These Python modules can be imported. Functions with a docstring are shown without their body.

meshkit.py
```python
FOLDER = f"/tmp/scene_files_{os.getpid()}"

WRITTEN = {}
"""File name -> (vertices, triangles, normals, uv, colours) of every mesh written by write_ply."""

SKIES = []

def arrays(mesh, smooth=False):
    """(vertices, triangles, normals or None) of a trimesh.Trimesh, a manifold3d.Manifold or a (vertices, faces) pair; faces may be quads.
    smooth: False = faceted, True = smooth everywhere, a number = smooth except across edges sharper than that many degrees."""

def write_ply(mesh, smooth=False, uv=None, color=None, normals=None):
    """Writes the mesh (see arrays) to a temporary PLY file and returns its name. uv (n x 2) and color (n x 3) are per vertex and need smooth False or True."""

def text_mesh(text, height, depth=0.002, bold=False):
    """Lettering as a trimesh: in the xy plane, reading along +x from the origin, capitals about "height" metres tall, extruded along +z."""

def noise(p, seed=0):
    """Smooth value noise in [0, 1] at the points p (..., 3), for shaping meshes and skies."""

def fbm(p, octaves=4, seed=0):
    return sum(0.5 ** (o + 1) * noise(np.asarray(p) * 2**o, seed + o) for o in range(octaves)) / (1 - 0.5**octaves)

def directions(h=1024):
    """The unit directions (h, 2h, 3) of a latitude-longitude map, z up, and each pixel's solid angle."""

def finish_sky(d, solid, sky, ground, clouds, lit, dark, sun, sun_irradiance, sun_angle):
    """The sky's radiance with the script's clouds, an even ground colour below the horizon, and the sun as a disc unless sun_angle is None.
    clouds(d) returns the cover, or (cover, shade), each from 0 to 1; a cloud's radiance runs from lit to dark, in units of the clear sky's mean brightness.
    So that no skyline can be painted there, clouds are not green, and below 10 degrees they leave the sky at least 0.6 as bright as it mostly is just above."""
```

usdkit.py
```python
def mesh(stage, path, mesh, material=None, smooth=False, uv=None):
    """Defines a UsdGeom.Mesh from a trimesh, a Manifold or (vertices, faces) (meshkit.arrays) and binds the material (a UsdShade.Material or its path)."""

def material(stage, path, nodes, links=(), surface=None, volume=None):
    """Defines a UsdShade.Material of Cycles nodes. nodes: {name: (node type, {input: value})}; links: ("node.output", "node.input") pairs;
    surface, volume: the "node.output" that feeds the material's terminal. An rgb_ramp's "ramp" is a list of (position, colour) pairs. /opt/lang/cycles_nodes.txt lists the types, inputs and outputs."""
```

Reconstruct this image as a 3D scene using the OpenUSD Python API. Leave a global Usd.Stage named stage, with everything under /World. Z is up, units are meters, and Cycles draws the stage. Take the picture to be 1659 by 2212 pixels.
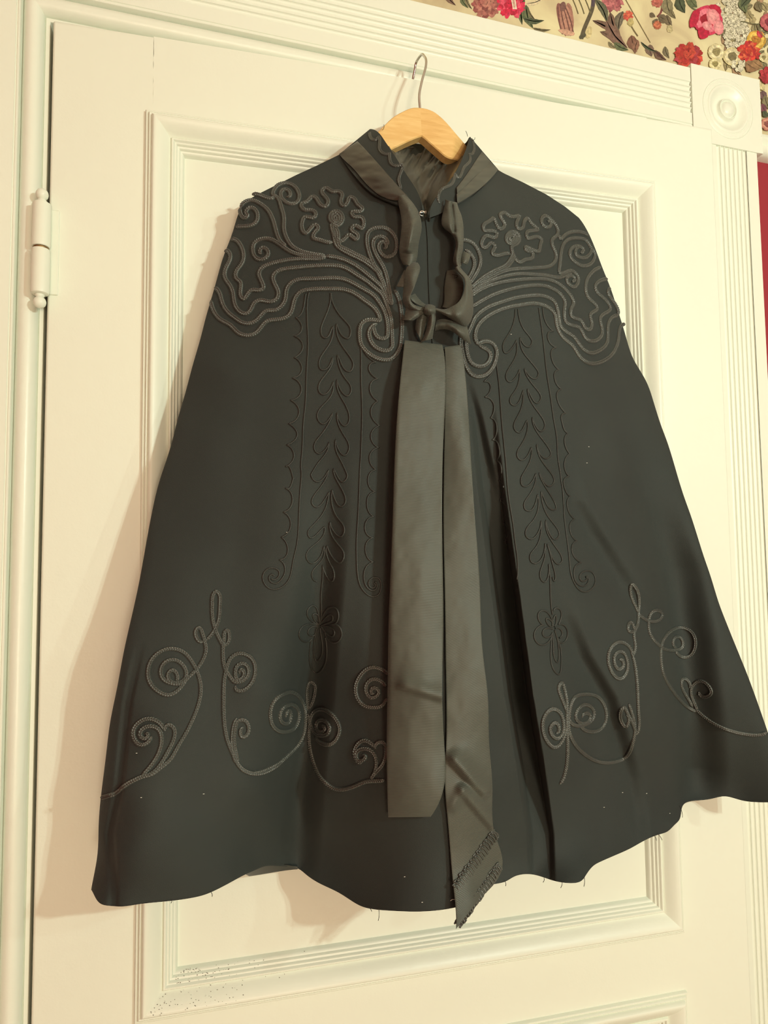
import math, random
import numpy as np, trimesh
from scipy.interpolate import RBFInterpolator, CubicSpline, LinearNDInterpolator
import usdkit, meshkit
from pxr import Usd, UsdGeom, UsdLux, UsdShade, Gf, Sdf, Vt

rng = np.random.default_rng(7); random.seed(7)
stage = Usd.Stage.CreateInMemory()
UsdGeom.SetStageUpAxis(stage, UsdGeom.Tokens.z); UsdGeom.SetStageMetersPerUnit(stage, 1.0)
W_ = UsdGeom.Xform.Define(stage, '/World'); stage.SetDefaultPrim(W_.GetPrim())
UsdGeom.Scope.Define(stage, '/World/Looks')

# ---------------------------------------------------------------- camera, lamps, exposure
# door frame: origin at the top hinge-side corner of the door's face, x along the door, y into the door, z up.
F, RX, RYW, ROLL = 1455.5129, 0.066, -0.2418, 0.0112
CAM = np.array([0.1688, -0.7247, -0.559])
TH, ZTOP = 0.052, 2.03                     # the door stands ajar by TH; its top is ZTOP above the floor
EXPOSURE = 0.0
BULBS = [(.90, -1.30, -.27, 1.0), (.99, -1.34, -.24, .8), (1.34, -1.30, -.12, .45)]   # a small pendant beside the photographer (door frame, share)
BULB_I, BULB_R, BULB_C = 555.0, 0.014, (0.86, 1.0, 0.85)
FILL = [(0.25, -3.0, 1.00, 3000.0, 0.25, (1.0, 0.785, 0.575))]   # paper-shaded lamp on the far side of the room

def rot(rx, rz, ry):
    c, s = math.cos, math.sin
    X = np.array([[1,0,0],[0,c(rx),-s(rx)],[0,s(rx),c(rx)]]); Y = np.array([[c(rz),-s(rz),0],[s(rz),c(rz),0],[0,0,1]])
    Z = np.array([[c(ry),0,s(ry)],[0,1,0],[-s(ry),0,c(ry)]])
    return Y @ X @ Z
RM = rot(RX, RYW, ROLL)
RW = np.array([[math.cos(TH), math.sin(TH), 0], [-math.sin(TH), math.cos(TH), 0], [0, 0, 1.0]])
def DW(p): return np.asarray(p, float) @ RW.T + [0, 0, ZTOP]          # door frame -> world
CW, RCW = DW(CAM), RW @ RM
def ray(px, py):
    px, py = np.asarray(px, float), np.asarray(py, float)
    return np.stack([(px-829.5)/F, np.ones_like(px), -(py-1106)/F], -1) @ RM.T
def at(px, py, d):                         # the point d in front of the door's face seen at a pixel, door frame
    r = ray(px, py); t = (-np.asarray(d, float) - CAM[1]) / r[..., 1]
    return CAM + r * t[..., None]
def atz(px, py, z):
    r = ray(px, py); t = (z - CAM[2]) / r[..., 2]
    return CAM + r * t[..., None]
def wallp(px, py, off):                    # the same on a plane y = off of the wall (world)
    r = ray(px, py) @ RW.T; t = (off - CW[1]) / r[..., 1]
    return CW + r * t[..., None]

cam = UsdGeom.Camera.Define(stage, '/World/camera')
M4 = np.eye(4); M4[0,:3] = RCW[:,0]; M4[1,:3] = RCW[:,2]; M4[2,:3] = -RCW[:,1]; M4[3,:3] = CW
cam.AddTransformOp().Set(Gf.Matrix4d(*M4.ravel().tolist()))
HA = 24.0
cam.CreateHorizontalApertureAttr(HA); cam.CreateVerticalApertureAttr(HA*2212/1659)
cam.CreateFocalLengthAttr(F/1659*HA); cam.CreateClippingRangeAttr(Gf.Vec2f(0.01, 100)); cam.CreateExposureAttr(EXPOSURE)

def lamp(name, loc, inten, rad, col):
    l = UsdLux.SphereLight.Define(stage, '/World/' + name)
    l.CreateRadiusAttr(rad); l.CreateIntensityAttr(inten / (rad/0.03)**2); l.CreateColorAttr(Gf.Vec3f(*col)); l.AddTranslateOp().Set(Gf.Vec3d(*loc))
for i, b in enumerate(BULBS): lamp('pendant_bulb' + ('_%03d' % i if i else ''), DW(b[:3]), BULB_I*b[3], BULB_R, BULB_C)
for i, (x, y, z, I, r, c) in enumerate(FILL): lamp('table_lamp_bulb' + ('_%03d' % i if i else ''), (x, y, z), I, r, c)


# ---------------------------------------------------------------- helpers
NAMES, ORG = {}, {}
def numbered(parent, name):
    k = NAMES.setdefault((parent, name), 0); NAMES[(parent, name)] += 1
    return f'{parent}/{name}' + (f'_{k:03d}' if k else '')
def tag(prim, label=None, cat=None, group=None, kind=None):
    for k, v in (('label', label), ('category', cat), ('group', group), ('kind', kind)):
        if v: prim.SetCustomDataByKey(k, v)
    return prim
def thing(name, loc, label, cat, kind=None, group=None):
    p = numbered('/World', name); x = UsdGeom.Xform.Define(stage, p); x.AddTranslateOp().Set(Gf.Vec3d(*map(float, loc)))
    ORG[p] = np.array(loc, float); tag(x.GetPrim(), label, cat, group, kind); return p
def sub(name, parent, label=None):         # an Xform part with sub-parts
    p = numbered(parent, name); x = UsdGeom.Xform.Define(stage, p); ORG[p] = ORG[parent]
    tag(x.GetPrim(), label); return p
def obj(name, mesh, mat, parent='/World', smooth=False, label=None, cat=None, kind=None, uv=None, col=None):
    p = numbered(parent, name); o = ORG.get(parent, np.zeros(3))
    v, f, _ = meshkit.arrays(mesh, False); ORG[p] = o
    m = usdkit.mesh(stage, p, (v - o, f), mat, smooth, uv)
    if col is not None:
        UsdGeom.PrimvarsAPI(m).CreatePrimvar('tint', Sdf.ValueTypeNames.Color3fArray, 'vertex').Set(Vt.Vec3fArray.FromNumpy(np.asarray(col, np.float32)))
    tag(m.GetPrim(), label, cat, None, kind); return p
def lin(r, g, b): return tuple(((c/255)/12.92 if c/255 <= .04045 else ((c/255+.055)/1.055)**2.4) for c in (r, g, b))
def box(x0, x1, y0, y1, z0, z1, bev=0.0):
    if bev <= 0:
        return trimesh.creation.box(bounds=[[x0,y0,z0],[x1,y1,z1]])
    pts = []
    for sx, X in ((1,x0),(-1,x1)):
        for sy, Y in ((1,y0),(-1,y1)):
            for sz, Z in ((1,z0),(-1,z1)):
                pts += [(X+sx*bev,Y+sy*bev,Z),(X+sx*bev,Y,Z+sz*bev),(X,Y+sy*bev,Z+sz*bev)]
    return trimesh.convex.convex_hull(np.array(pts))
def dmesh(m):                              # a door-frame mesh moved to the world
    if isinstance(m, tuple): return (DW(m[0]), m[1])
    m = m.copy(); m.vertices = DW(m.vertices); return m
def cat(ms):
    V, Fc, n = [], [], 0
    for m in ms:
        v, f, _ = meshkit.arrays(m, False); V.append(v); Fc.append(f + n); n += len(v)
    return np.vstack(V), np.vstack(Fc)
def grid_faces(n, m, wrap=False):
    i, j = np.meshgrid(np.arange(n-1), np.arange(m if wrap else m-1), indexing='ij'); j2 = (j+1) % m
    return np.stack([i*m+j, i*m+j2, (i+1)*m+j2, (i+1)*m+j], -1).reshape(-1, 4)
def tri(q): return np.vstack([q[:, [0,1,2]], q[:, [0,2,3]]])
def sweep(P, r, k=8, cap=True):            # round tube along points
    P = np.asarray(P, float); n = len(P); r = np.broadcast_to(r, n)
    T = np.gradient(P, axis=0); T /= np.linalg.norm(T, axis=1)[:, None] + 1e-12
    N = np.zeros_like(P); a = np.array([0, 1, 0.01]) if abs(T[0,1]) < .9 else np.array([1, 0, 0.])
    u = a - T[0]*(a @ T[0]); N[0] = u/np.linalg.norm(u)
    for i in range(1, n):
        u = N[i-1] - T[i]*(N[i-1] @ T[i]); N[i] = u/(np.linalg.norm(u)+1e-12)
    B = np.cross(T, N); th = np.linspace(0, 2*np.pi, k, endpoint=False)
    V = P[:,None] + r[:,None,None]*(np.cos(th)[None,:,None]*N[:,None] + np.sin(th)[None,:,None]*B[:,None])
    V = V.reshape(-1, 3); f = tri(grid_faces(n, k, True))
    if cap:
        V = np.vstack([V, P[0], P[-1]]); a, b = n*k, n*k+1; j = np.arange(k)
        f = np.vstack([f, np.stack([np.full(k,a), (j+1)%k, j], 1), np.stack([np.full(k,b), (n-1)*k+j, (n-1)*k+(j+1)%k], 1)])
    return V, f
def lathe(prof, c, axis='z', n=40):        # prof: (r, h) pairs about an axis through c
    prof = np.array(prof, float); th = np.linspace(0, 2*np.pi, n, endpoint=False)
    V = np.stack([prof[:,0,None]*np.cos(th), prof[:,0,None]*np.sin(th), np.repeat(prof[:,1,None], n, 1)], -1)
    if axis == '-y': V = np.stack([V[...,0], -V[...,2], V[...,1]], -1)
    return V.reshape(-1, 3) + c, tri(grid_faces(len(prof), n, True))
def spline(pts, step, closed=False):       # smooth curve through points, chord-length parameter, even step
    p = np.asarray(pts, float); keep = np.r_[True, np.linalg.norm(np.diff(p, axis=0), axis=1) > 1e-6]; p = p[keep]
    if len(p) < 2: return p
    s = np.r_[0, np.cumsum(np.linalg.norm(np.diff(p[:, :2], axis=0), axis=1)**0.6)]
    if len(p) == 2: q = p[0] + np.linspace(0, 1, 60)[:,None]*(p[1]-p[0])
    else: q = CubicSpline(s, p)(np.linspace(0, s[-1], 40*len(p)))
    l = np.r_[0, np.cumsum(np.linalg.norm(np.diff(q[:, :2], axis=0), axis=1))]; n = max(3, int(l[-1]/step)+1)
    return np.stack([np.interp(np.linspace(0, l[-1], n), l, q[:,k]) for k in range(q.shape[1])], 1)
def shell(G, th, up=None):                 # a cloth grid (n, m, 3) given thickness th
    n, m = G.shape[:2]
    du = np.gradient(G, axis=0); dv = np.gradient(G, axis=1); N = np.cross(dv, du); N /= np.linalg.norm(N, axis=-1)[..., None] + 1e-12
    A, B = G + N*th/2, G - N*th/2
    V = np.vstack([A.reshape(-1,3), B.reshape(-1,3)]); q = grid_faces(n, m); k = n*m
    rim = np.r_[np.arange(m), np.arange(1,n)*m+m-1, (n-1)*m+np.arange(m-2,-1,-1), np.arange(n-2,0,-1)*m]
    r2 = np.roll(rim, -1)
    return V, tri(np.vstack([q, q[:, ::-1]+k, np.stack([rim, rim+k, r2+k, r2], 1)]))

# ---------------------------------------------------------------- materials
def mat(name, nodes, links, surface='p.BSDF'): return usdkit.material(stage, '/World/Looks/' + name, nodes, links, surface=surface)
def paint(name, col, rough=.38, lump=.25):
    return mat(name, {'g': ('geometry', {}), 'n': ('noise_texture', {'scale': 55., 'detail': 4.}), 'n2': ('noise_texture', {'scale': 420., 'detail': 2.}),
        'm': ('math', {'math_type': 'multiply_add', 'value2': .18}), 'b': ('bump', {'strength': lump, 'distance': .0012}),
        'nc': ('noise_texture', {'scale': 6., 'detail': 3.}), 'r': ('rgb_ramp', {'ramp': [(.3, tuple(c*.985 for c in col)), (.7, col)]}),
        'p': ('principled_bsdf', {'roughness': rough, 'specular_ior_level': .45})},
        [('g.position', 'n.vector'), ('g.position', 'n2.vector'), ('g.position', 'nc.vector'), ('n2.fac', 'm.value1'), ('n.fac', 'm.value3'), ('m.value', 'b.height'),
         ('b.normal', 'p.normal'), ('nc.fac', 'r.fac'), ('r.color', 'p.base_color')])
WHITE = paint('cream_gloss_paint', (.80, .845, .742))
TRIMW = paint('cream_casing_paint', (.80, .845, .747), .34, .35)
CRIMSON = paint('crimson_wall_paint', lin(150, 40, 52), .6, .3)
CEIL = paint('ceiling_paint', (.8, .76, .7), .8, .2)
def fabric(name, col, rough, sheen, scale, strength, spec=.3, var=.25):
    return mat(name, {'g': ('geometry', {}), 'n': ('noise_texture', {'scale': scale, 'detail': 3.}), 'nc': ('noise_texture', {'scale': 9., 'detail': 4.}),
        'r': ('rgb_ramp', {'ramp': [(.3, tuple(c*(1-var) for c in col)), (.7, tuple(c*(1+var) for c in col))]}),
        'b': ('bump', {'strength': strength, 'distance': .0006}),
        'p': ('principled_bsdf', {'roughness': rough, 'sheen_weight': sheen, 'sheen_roughness': .45, 'sheen_tint': (.9,.9,.85), 'specular_ior_level': spec})},
        [('g.position', 'n.vector'), ('g.position', 'nc.vector'), ('nc.fac', 'r.fac'), ('r.color', 'p.base_color'), ('n.fac', 'b.height'), ('b.normal', 'p.normal')])
WOOL = fabric('black_wool', (.029, .036, .034), .72, .04, 1600., .5, .3, .12)
LINING = fabric('black_satin_lining', (.020, .021, .018), .42, .03, 700., .15, .5)
SATIN = fabric('brown_black_satin', (.044, .043, .034), .34, .06, 900., .2, .6)
BRAID = fabric('black_silk_braid', (.054, .062, .056), .30, .06, 2600., .4, .9)
CORD = fabric('black_cord', (.031, .035, .032), .42, .05, 3000., .4, .4)
THREAD = fabric('black_thread', (.02, .02, .018), .6, .1, 900., .1)
LINT = mat('white_lint', {'p': ('principled_bsdf', {'base_color': (.55,.55,.5), 'roughness': .8})}, [])
def grosgrain(name, col, rib):
    return mat(name, {'u': ('uvmap', {'attribute': 'st'}), 'w': ('wave_texture', {'scale': rib, 'bands_direction': 'y', 'distortion': .6, 'detail': 2., 'detail_scale': 1.5}),
        'g': ('geometry', {}), 'nc': ('noise_texture', {'scale': 30., 'detail': 5.}), 'r': ('rgb_ramp', {'ramp': [(.3, tuple(c*.92 for c in col)), (.7, tuple(c*1.06 for c in col))]}),
        'b': ('bump', {'strength': .22, 'distance': .0006}),
        'p': ('principled_bsdf', {'roughness': .5, 'sheen_weight': .08, 'specular_ior_level': .4})},
        [('u.UV', 'w.vector'), ('g.position', 'nc.vector'), ('nc.fac', 'r.fac'), ('r.color', 'p.base_color'), ('w.fac', 'b.height'), ('b.normal', 'p.normal')])
RIBBON = grosgrain('olive_black_grosgrain', (.073, .080, .066), 225.)
STEEL = mat('steel_wire', {'p': ('principled_bsdf', {'base_color': (.62,.58,.54), 'metallic': 1., 'roughness': .22})}, [])
BRASS = mat('worn_brass', {'p': ('principled_bsdf', {'base_color': (.30,.2,.09), 'metallic': .8, 'roughness': .45})}, [])
def wood(name, a, b, rotation):
    return mat(name, {'g': ('geometry', {}), 'mp': ('mapping', {'scale': (14., 40., 110.), 'rotation': rotation}), 'n': ('noise_texture', {'scale': 1.6, 'detail': 6., 'distortion': .8}),
        'n2': ('noise_texture', {'scale': 9., 'detail': 2.}), 'mx': ('math', {'math_type': 'multiply_add', 'value2': .25}),
        'r': ('rgb_ramp', {'ramp': [(.35, a), (.85, b)]}), 'p': ('principled_bsdf', {'roughness': .36, 'coat_weight': .25, 'coat_roughness': .25})},
        [('g.position', 'mp.vector'), ('mp.vector', 'n.vector'), ('mp.vector', 'n2.vector'), ('n2.fac', 'mx.value1'), ('n.fac', 'mx.value3'), ('mx.value', 'r.fac'), ('r.color', 'p.base_color')])
WOOD_L = wood('beech_left', (.84, .60, .26), (.72, .44, .15), (0, .45, 0))
WOOD_R = wood('beech_right', (.84, .58, .24), (.66, .38, .12), (0, -.5, 0))
PRINT = mat('wallpaper_print', {'a': ('attribute', {'attribute': 'tint'}), 'g': ('geometry', {}), 'n': ('noise_texture', {'scale': 260., 'detail': 4.}),
    'r': ('rgb_ramp', {'ramp': [(.3, (.62,.62,.62)), (.7, (1.15,1.15,1.15))]}), 'm': ('mix', {'mix_type': 'multiply', 'fac': 1.}), 'p': ('principled_bsdf', {'roughness': .7})},
    [('g.position', 'n.vector'), ('n.fac', 'r.fac'), ('a.color', 'm.color1'), ('r.color', 'm.color2'), ('m.color', 'p.base_color')])
PAPER = mat('wallpaper_ground', {'g': ('geometry', {}), 'n': ('noise_texture', {'scale': 14., 'detail': 5., 'distortion': .6}),
    'r': ('rgb_ramp', {'ramp': [(.3, lin(186,170,138)), (.5, lin(210,199,160)), (.7, lin(222,216,174))]}), 'p': ('principled_bsdf', {'roughness': .7})},
    [('g.position', 'n.vector'), ('n.fac', 'r.fac'), ('r.color', 'p.base_color')])
FLOORM = wood('pale_carpet', (.55,.52,.42), (.48,.45,.36), (0, 0, 0))

# ---------------------------------------------------------------- the room
CF, WL = 0.0, 0.020                        # world y of the casing's face and of the plaster
OX0, OX1, OZ = -0.0038, 0.8035, ZTOP+0.004  # the door opening
X0, X1, Y0, ZC = -1.9, 4.0, -4.4, 3.3
RAILZ = ZTOP+0.0135
wb = thing('wall_back', (0, WL, 0), 'papered and painted wall around the white door', 'wall', 'structure')
T_ = .10; ho0, ho1, hz = OX0-.03, OX1+.03, OZ+.03
obj('wallpaper', cat([box(X0, X1, WL, WL+T_, hz, ZC), box(X0, ho0, WL, WL+T_, RAILZ, hz), box(ho1, X1, WL, WL+T_, RAILZ, hz)]), PAPER, wb, label='beige floral wallpaper above the picture rail')
PAPERP = wb + '/wallpaper'
obj('painted_wall', cat([box(X0, ho0, WL, WL+T_, 0, RAILZ), box(ho1, X1, WL, WL+T_, 0, RAILZ)]), CRIMSON, wb, label='crimson painted wall below the picture rail')
obj('floor', box(X0-.1, X1+.1, Y0-.1, WL+T_, -.1, 0), FLOORM, label='pale floor of the room below the picture', cat='floor', kind='structure')
obj('ceiling', box(X0-.1, X1+.1, Y0-.1, WL+T_, ZC, ZC+.1), CEIL, label='off-white ceiling of the room above the picture', cat='ceiling', kind='structure')
obj('wall_left', box(X0-.1, X0, Y0, WL, 0, ZC), CRIMSON, label='crimson wall left of the door, outside the picture', cat='wall', kind='structure')
obj('wall_right', box(X1, X1+.1, Y0, WL, 0, ZC), CRIMSON, label='crimson wall right of the door, outside the picture', cat='wall', kind='structure')
obj('wall_front', box(X0-.1, X1+.1, Y0-.1, Y0, 0, ZC), CEIL, label='pale wall facing the door, behind the camera', cat='wall', kind='structure')

# casing: profile (distance from the opening, height towards the room)
def casing_profile(g0=.0495, pitch=.0078, ng=6):
    P = [(-.004, -.055), (0, -.055), (0, -.0105), (.0006, -.0095), (.0042, -.0095), (.005, -.011)]
    for a in np.linspace(180, 12, 14): P.append((.0155 + .0100*math.cos(math.radians(a)), -.0115 + .0118*math.sin(math.radians(a))))
    P += [(.0256, -.0075), (.0262, -.0008), (.0268, 0), (.0285, 0), (.0290, -.0010), (.0300, -.0010), (.0306, 0), (.0450, 0)]
    if g0 < .0475: P[-1] = (.0400, 0)
    for k in range(ng):
        c = g0 + k*pitch
        for a in np.linspace(180, 360, 9): P.append((c + .0033*math.cos(math.radians(a)), .0026*math.sin(math.radians(a))))
    P += [(.0930, 0), (.1120, 0), (.1126, -.0005), (.1131, -.0020), (.1140, -.0022), (.1145, -.0032), (.1145, -.020)]
    return np.array(P)
CP = casing_profile()
def extrude(prof3a, prof3b, seg=1):        # two copies of a profile joined
    n = len(prof3a); L = np.linspace(0, 1, seg+1)
    V = np.concatenate([prof3a*(1-t) + prof3b*t for t in L]); return V, tri(grid_faces(seg+1, n))
def col_(p, x, sgn, z): return np.stack([x + sgn*p[:,0], -p[:,1] + CF, np.full(len(p), z) if np.ndim(z)==0 else z], 1)
# left and right uprights, mitred inner roll against the lintel
zl_top = np.where(CP[:,0] < .031, OZ + np.clip(CP[:,0], 0, None), OZ + .031)
obj('trim_1', extrude(col_(CP, OX0, -1, 0.0), col_(CP, OX0, -1, zl_top), 40), TRIMW, smooth=35, label='fluted cream door casing upright on the hinge side', cat='door casing', kind='structure')
CPR = casing_profile(.0440, .00775, 7)
obj('trim_2', extrude(col_(CPR, OX1, 1, 0.0), col_(CPR, OX1, 1, OZ+.0065), 40), TRIMW, smooth=35, label='fluted cream door casing upright below the corner block', cat='door casing', kind='structure')
xl0 = np.where(CP[:,0] < .031, OX0 - np.clip(CP[:,0], 0, None), OX0 - .031)
lint_a = np.stack([xl0, -CP[:,1] + CF, OZ + CP[:,0]], 1)
lint_b = np.stack([np.full(len(CP), OX1+.0018), -CP[:,1] + CF, OZ + CP[:,0]], 1)
obj('trim_3', extrude(lint_a, lint_b, 60), TRIMW, smooth=35, label='fluted cream lintel casing over the door', cat='door casing', kind='structure')
# corner block with turned rosette
BX0, BX1, BZ0, BZ1 = OX1+.0022, OX1+.1220, OZ+.0065, OZ+.1175
blk = thing('trim_4', (BX0, WL, BZ0), 'square corner block with a turned bullseye rosette', 'corner block', 'structure')
BF = -.0016
rc = ((BX0+BX1)/2+.0010, BF, ZTOP+.0665)
def block_mesh():
    from shapely.geometry import Point, box as sbox
    g = sbox(BX0, BZ0, BX1, BZ1).difference(Point(rc[0], rc[2]).buffer(.0440, 32))
    m = trimesh.creation.extrude_polygon(g, WL-BF, engine='earcut'); v = m.vertices.copy()
    m.vertices = np.stack([v[:,0], WL - v[:,2], v[:,1]], 1); m.invert(); return m
obj('block', block_mesh(), TRIMW, blk)
obj('rosette', lathe([(.0445,-.0008), (.0440,.0002), (.0434,.0008), (.0428,.0008), (.0423,.0002), (.0417,.0002), (.0412,.0008), (.0370,.0009), (.0366,.0004), (.0360,.0003), (.0354,.0010), (.0345,.0014), (.033,.0015), (.0318,.0012), (.030,.0000), (.027,-.0022), (.023,-.0042), (.0195,-.0050), (.0170,-.0046),
    (.0158,-.0030), (.0152,-.0006), (.0146,.0008), (.0138,.0008), (.0130,-.0008), (.0122,-.0022), (.0112,-.0012), (.0095,.0010), (.0068,.0026), (.0035,.0034), (.00001,.0036)], rc, '-y', 64), TRIMW, blk, smooth=50)
# left corner block, just above the frame
blk2 = thing('trim_5', (OX0-.1200, WL, BZ0), 'matching corner block over the hinge side casing', 'corner block', 'structure')
obj('block', box(OX0-.1200, OX0-.032, BF, WL, OZ+.031, BZ1, .0012), TRIMW, blk2)
# picture rail to the right and left
def rail(x0, x1):
    prof = np.array([(0,0), (.010,0), (.016,.002), (.020,.006), (.021,.010), (.017,.013), (.014,.0145), (.019,.018), (.022,.023), (.020,.028), (.014,.030), (.004,.031), (0,.031)])
    a = np.stack([np.full(len(prof), x0), WL-prof[:,0], RAILZ+prof[:,1]], 1); b = a.copy(); b[:,0] = x1
    return extrude(a, b, 8)
obj('trim_6', rail(BX1-.002, X1), TRIMW, smooth=40, label='narrow cream picture rail right of the corner block', cat='picture rail', kind='structure')
obj('trim_7', rail(X0, OX0-.1145), TRIMW, smooth=40, label='narrow cream picture rail left of the door casing', cat='picture rail', kind='structure')

# ---------------------------------------------------------------- the door
A_, ZT, ZB, ZL, DWd, DTH = .0921, -.085, -1.0075, -1.0742, .80, .038
STL = A_ + .007
door = thing('door_1', DW((0, 0, -ZTOP)), 'cream panelled door standing slightly ajar with the cape on it', 'door', 'structure')
def dbox(*a, bev=.0012): return dmesh(box(*a, bev=bev))
def stile_mesh(x_out, x_in):               # the outer edge is rounded, the joint with the rails is flush
    sg = 1 if x_in > x_out else -1; r = .0028
    P = [(x_out + sg*r*(1-math.cos(a)), r*(1-math.sin(a))) for a in np.linspace(0, math.pi/2, 6)] + [(x_in, 0), (x_in, DTH), (x_out, DTH)]
    zs = [-2.02, -.0045, -.0012, 0]; V = np.array([[(x, y + (.0016 if i == 3 else 0)*(1 if k < 7 else 0), z) for k, (x, y) in enumerate(P)] for i, z in enumerate(zs)])
    n = len(P); f = tri(grid_faces(4, n, True)); j = np.arange(1, n-1)
    cap = np.vstack([np.stack([np.zeros(n-2, int), j, j+1], 1)+3*n, np.stack([np.zeros(n-2, int), j+1, j], 1)])
    return dmesh((V.reshape(-1,3), np.vstack([f, cap])))
obj('stile', stile_mesh(0, STL), WHITE, door, smooth=30)
obj('stile', stile_mesh(DWd, DWd-STL), WHITE, door, smooth=30)
def rail_mesh(z0, z1, crack):
    zs = np.linspace(z1, z0, 30); j = crack*np.clip(1.6*meshkit.noise(np.stack([zs*160, zs*0, zs*0], 1), 3)-.45, 0, 1)*(zs > -.075)
    V = np.concatenate([np.stack([STL+j, np.full(30, y)+.0, zs], 1) for y in (0, DTH)] + [np.stack([np.full(30, DWd-STL), np.full(30, y), zs], 1) for y in (0, DTH)])
    q = []
    for i in range(29):
        for a, b in ((0, 1), (1, 3), (3, 2), (2, 0)): q.append((a*30+i, b*30+i, b*30+i+1, a*30+i+1))
    q += [(0, 30, 90, 60), (29, 89, 119, 59)]
    return dmesh((V, tri(np.array(q))))
obj('rail', rail_mesh(ZT-.012, -.0000, .0005), WHITE, door)
obj('rail', rail_mesh(ZL-.012, ZB+.012, 0), WHITE, door)
obj('rail', rail_mesh(-2.02, -1.80, 0), WHITE, door)
MP = np.array([(-.0003,-.001), (.0002,.0034), (.0010,.0044), (.0022,.0046), (.0030,.0038), (.0036,.0060), (.0046,.0070), (.0058,.0066), (.0064,.0060), (.0070,.0090), (.0082,.0112), (.0098,.0120), (.012,.0116), (.015,.0100), (.018,.0078), (.021,.0050), (.0238,.0020), (.0258,.0004),
    (.0262,.0022), (.0270,.0030), (.0284,.0030), (.0292,.0020), (.0296,.0008), (.0302,.0004), (.0312,.0004), (.0320,-.0006), (.0324,-.0022), (.0332,-.0026), (.0342,-.0028), (.0350,-.0040), (.0354,-.0056), (.0364,-.0060), (.0374,-.0064), (.0384,-.0080), (.0392,-.0118), (.0400,-.0135)])
def panel(x0, x1, z0, z1):
    zm, xm = (z0+z1)/2, (x0+x1)/2
    C = [np.stack([sx(MP[:,0]), -MP[:,1], sz(MP[:,0])], 1) for sx, sz in
         ((lambda t: x0+t, lambda t: z1-t), (lambda t: x1-t, lambda t: z1-t), (lambda t: x1-t, lambda t: z0+t), (lambda t: x0+t, lambda t: z0+t))]
    for i in range(4): obj('panel_molding', dmesh(extrude(C[i], C[(i+1) % 4], 24)), WHITE, door, smooth=38)
    obj('panel', dbox(x0+.036, x1-.036, .012, .026, z0+.036, z1-.036, bev=0), WHITE, door)
panel(A_, DWd-A_, ZB, ZT); panel(A_, DWd-A_, -1.83, ZL)
rd = np.random.default_rng(4); dm = []
for k in range(140):
    t = rd.uniform(.0095, .0245) if k % 2 else rd.uniform(.0300, .0385); x = A_ + t + abs(rd.normal(0, .045)) + .002
    c0 = np.array([x, -np.interp(t, MP[:,0], MP[:,1]) - .0002, ZB + t]); r0 = rd.uniform(.00018, .0005)
    sp = trimesh.creation.icosphere(0, r0); sp.vertices = sp.vertices*[1.3, .5, .8] + c0; dm.append(dmesh(sp))
DUST = mat('grey_dust', {'p': ('principled_bsdf', {'base_color': (.16,.14,.11), 'roughness': .9})}, [])
obj('dust', cat(dm), DUST, door, kind='stuff', label='specks of dust on the lower moulding')
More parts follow.
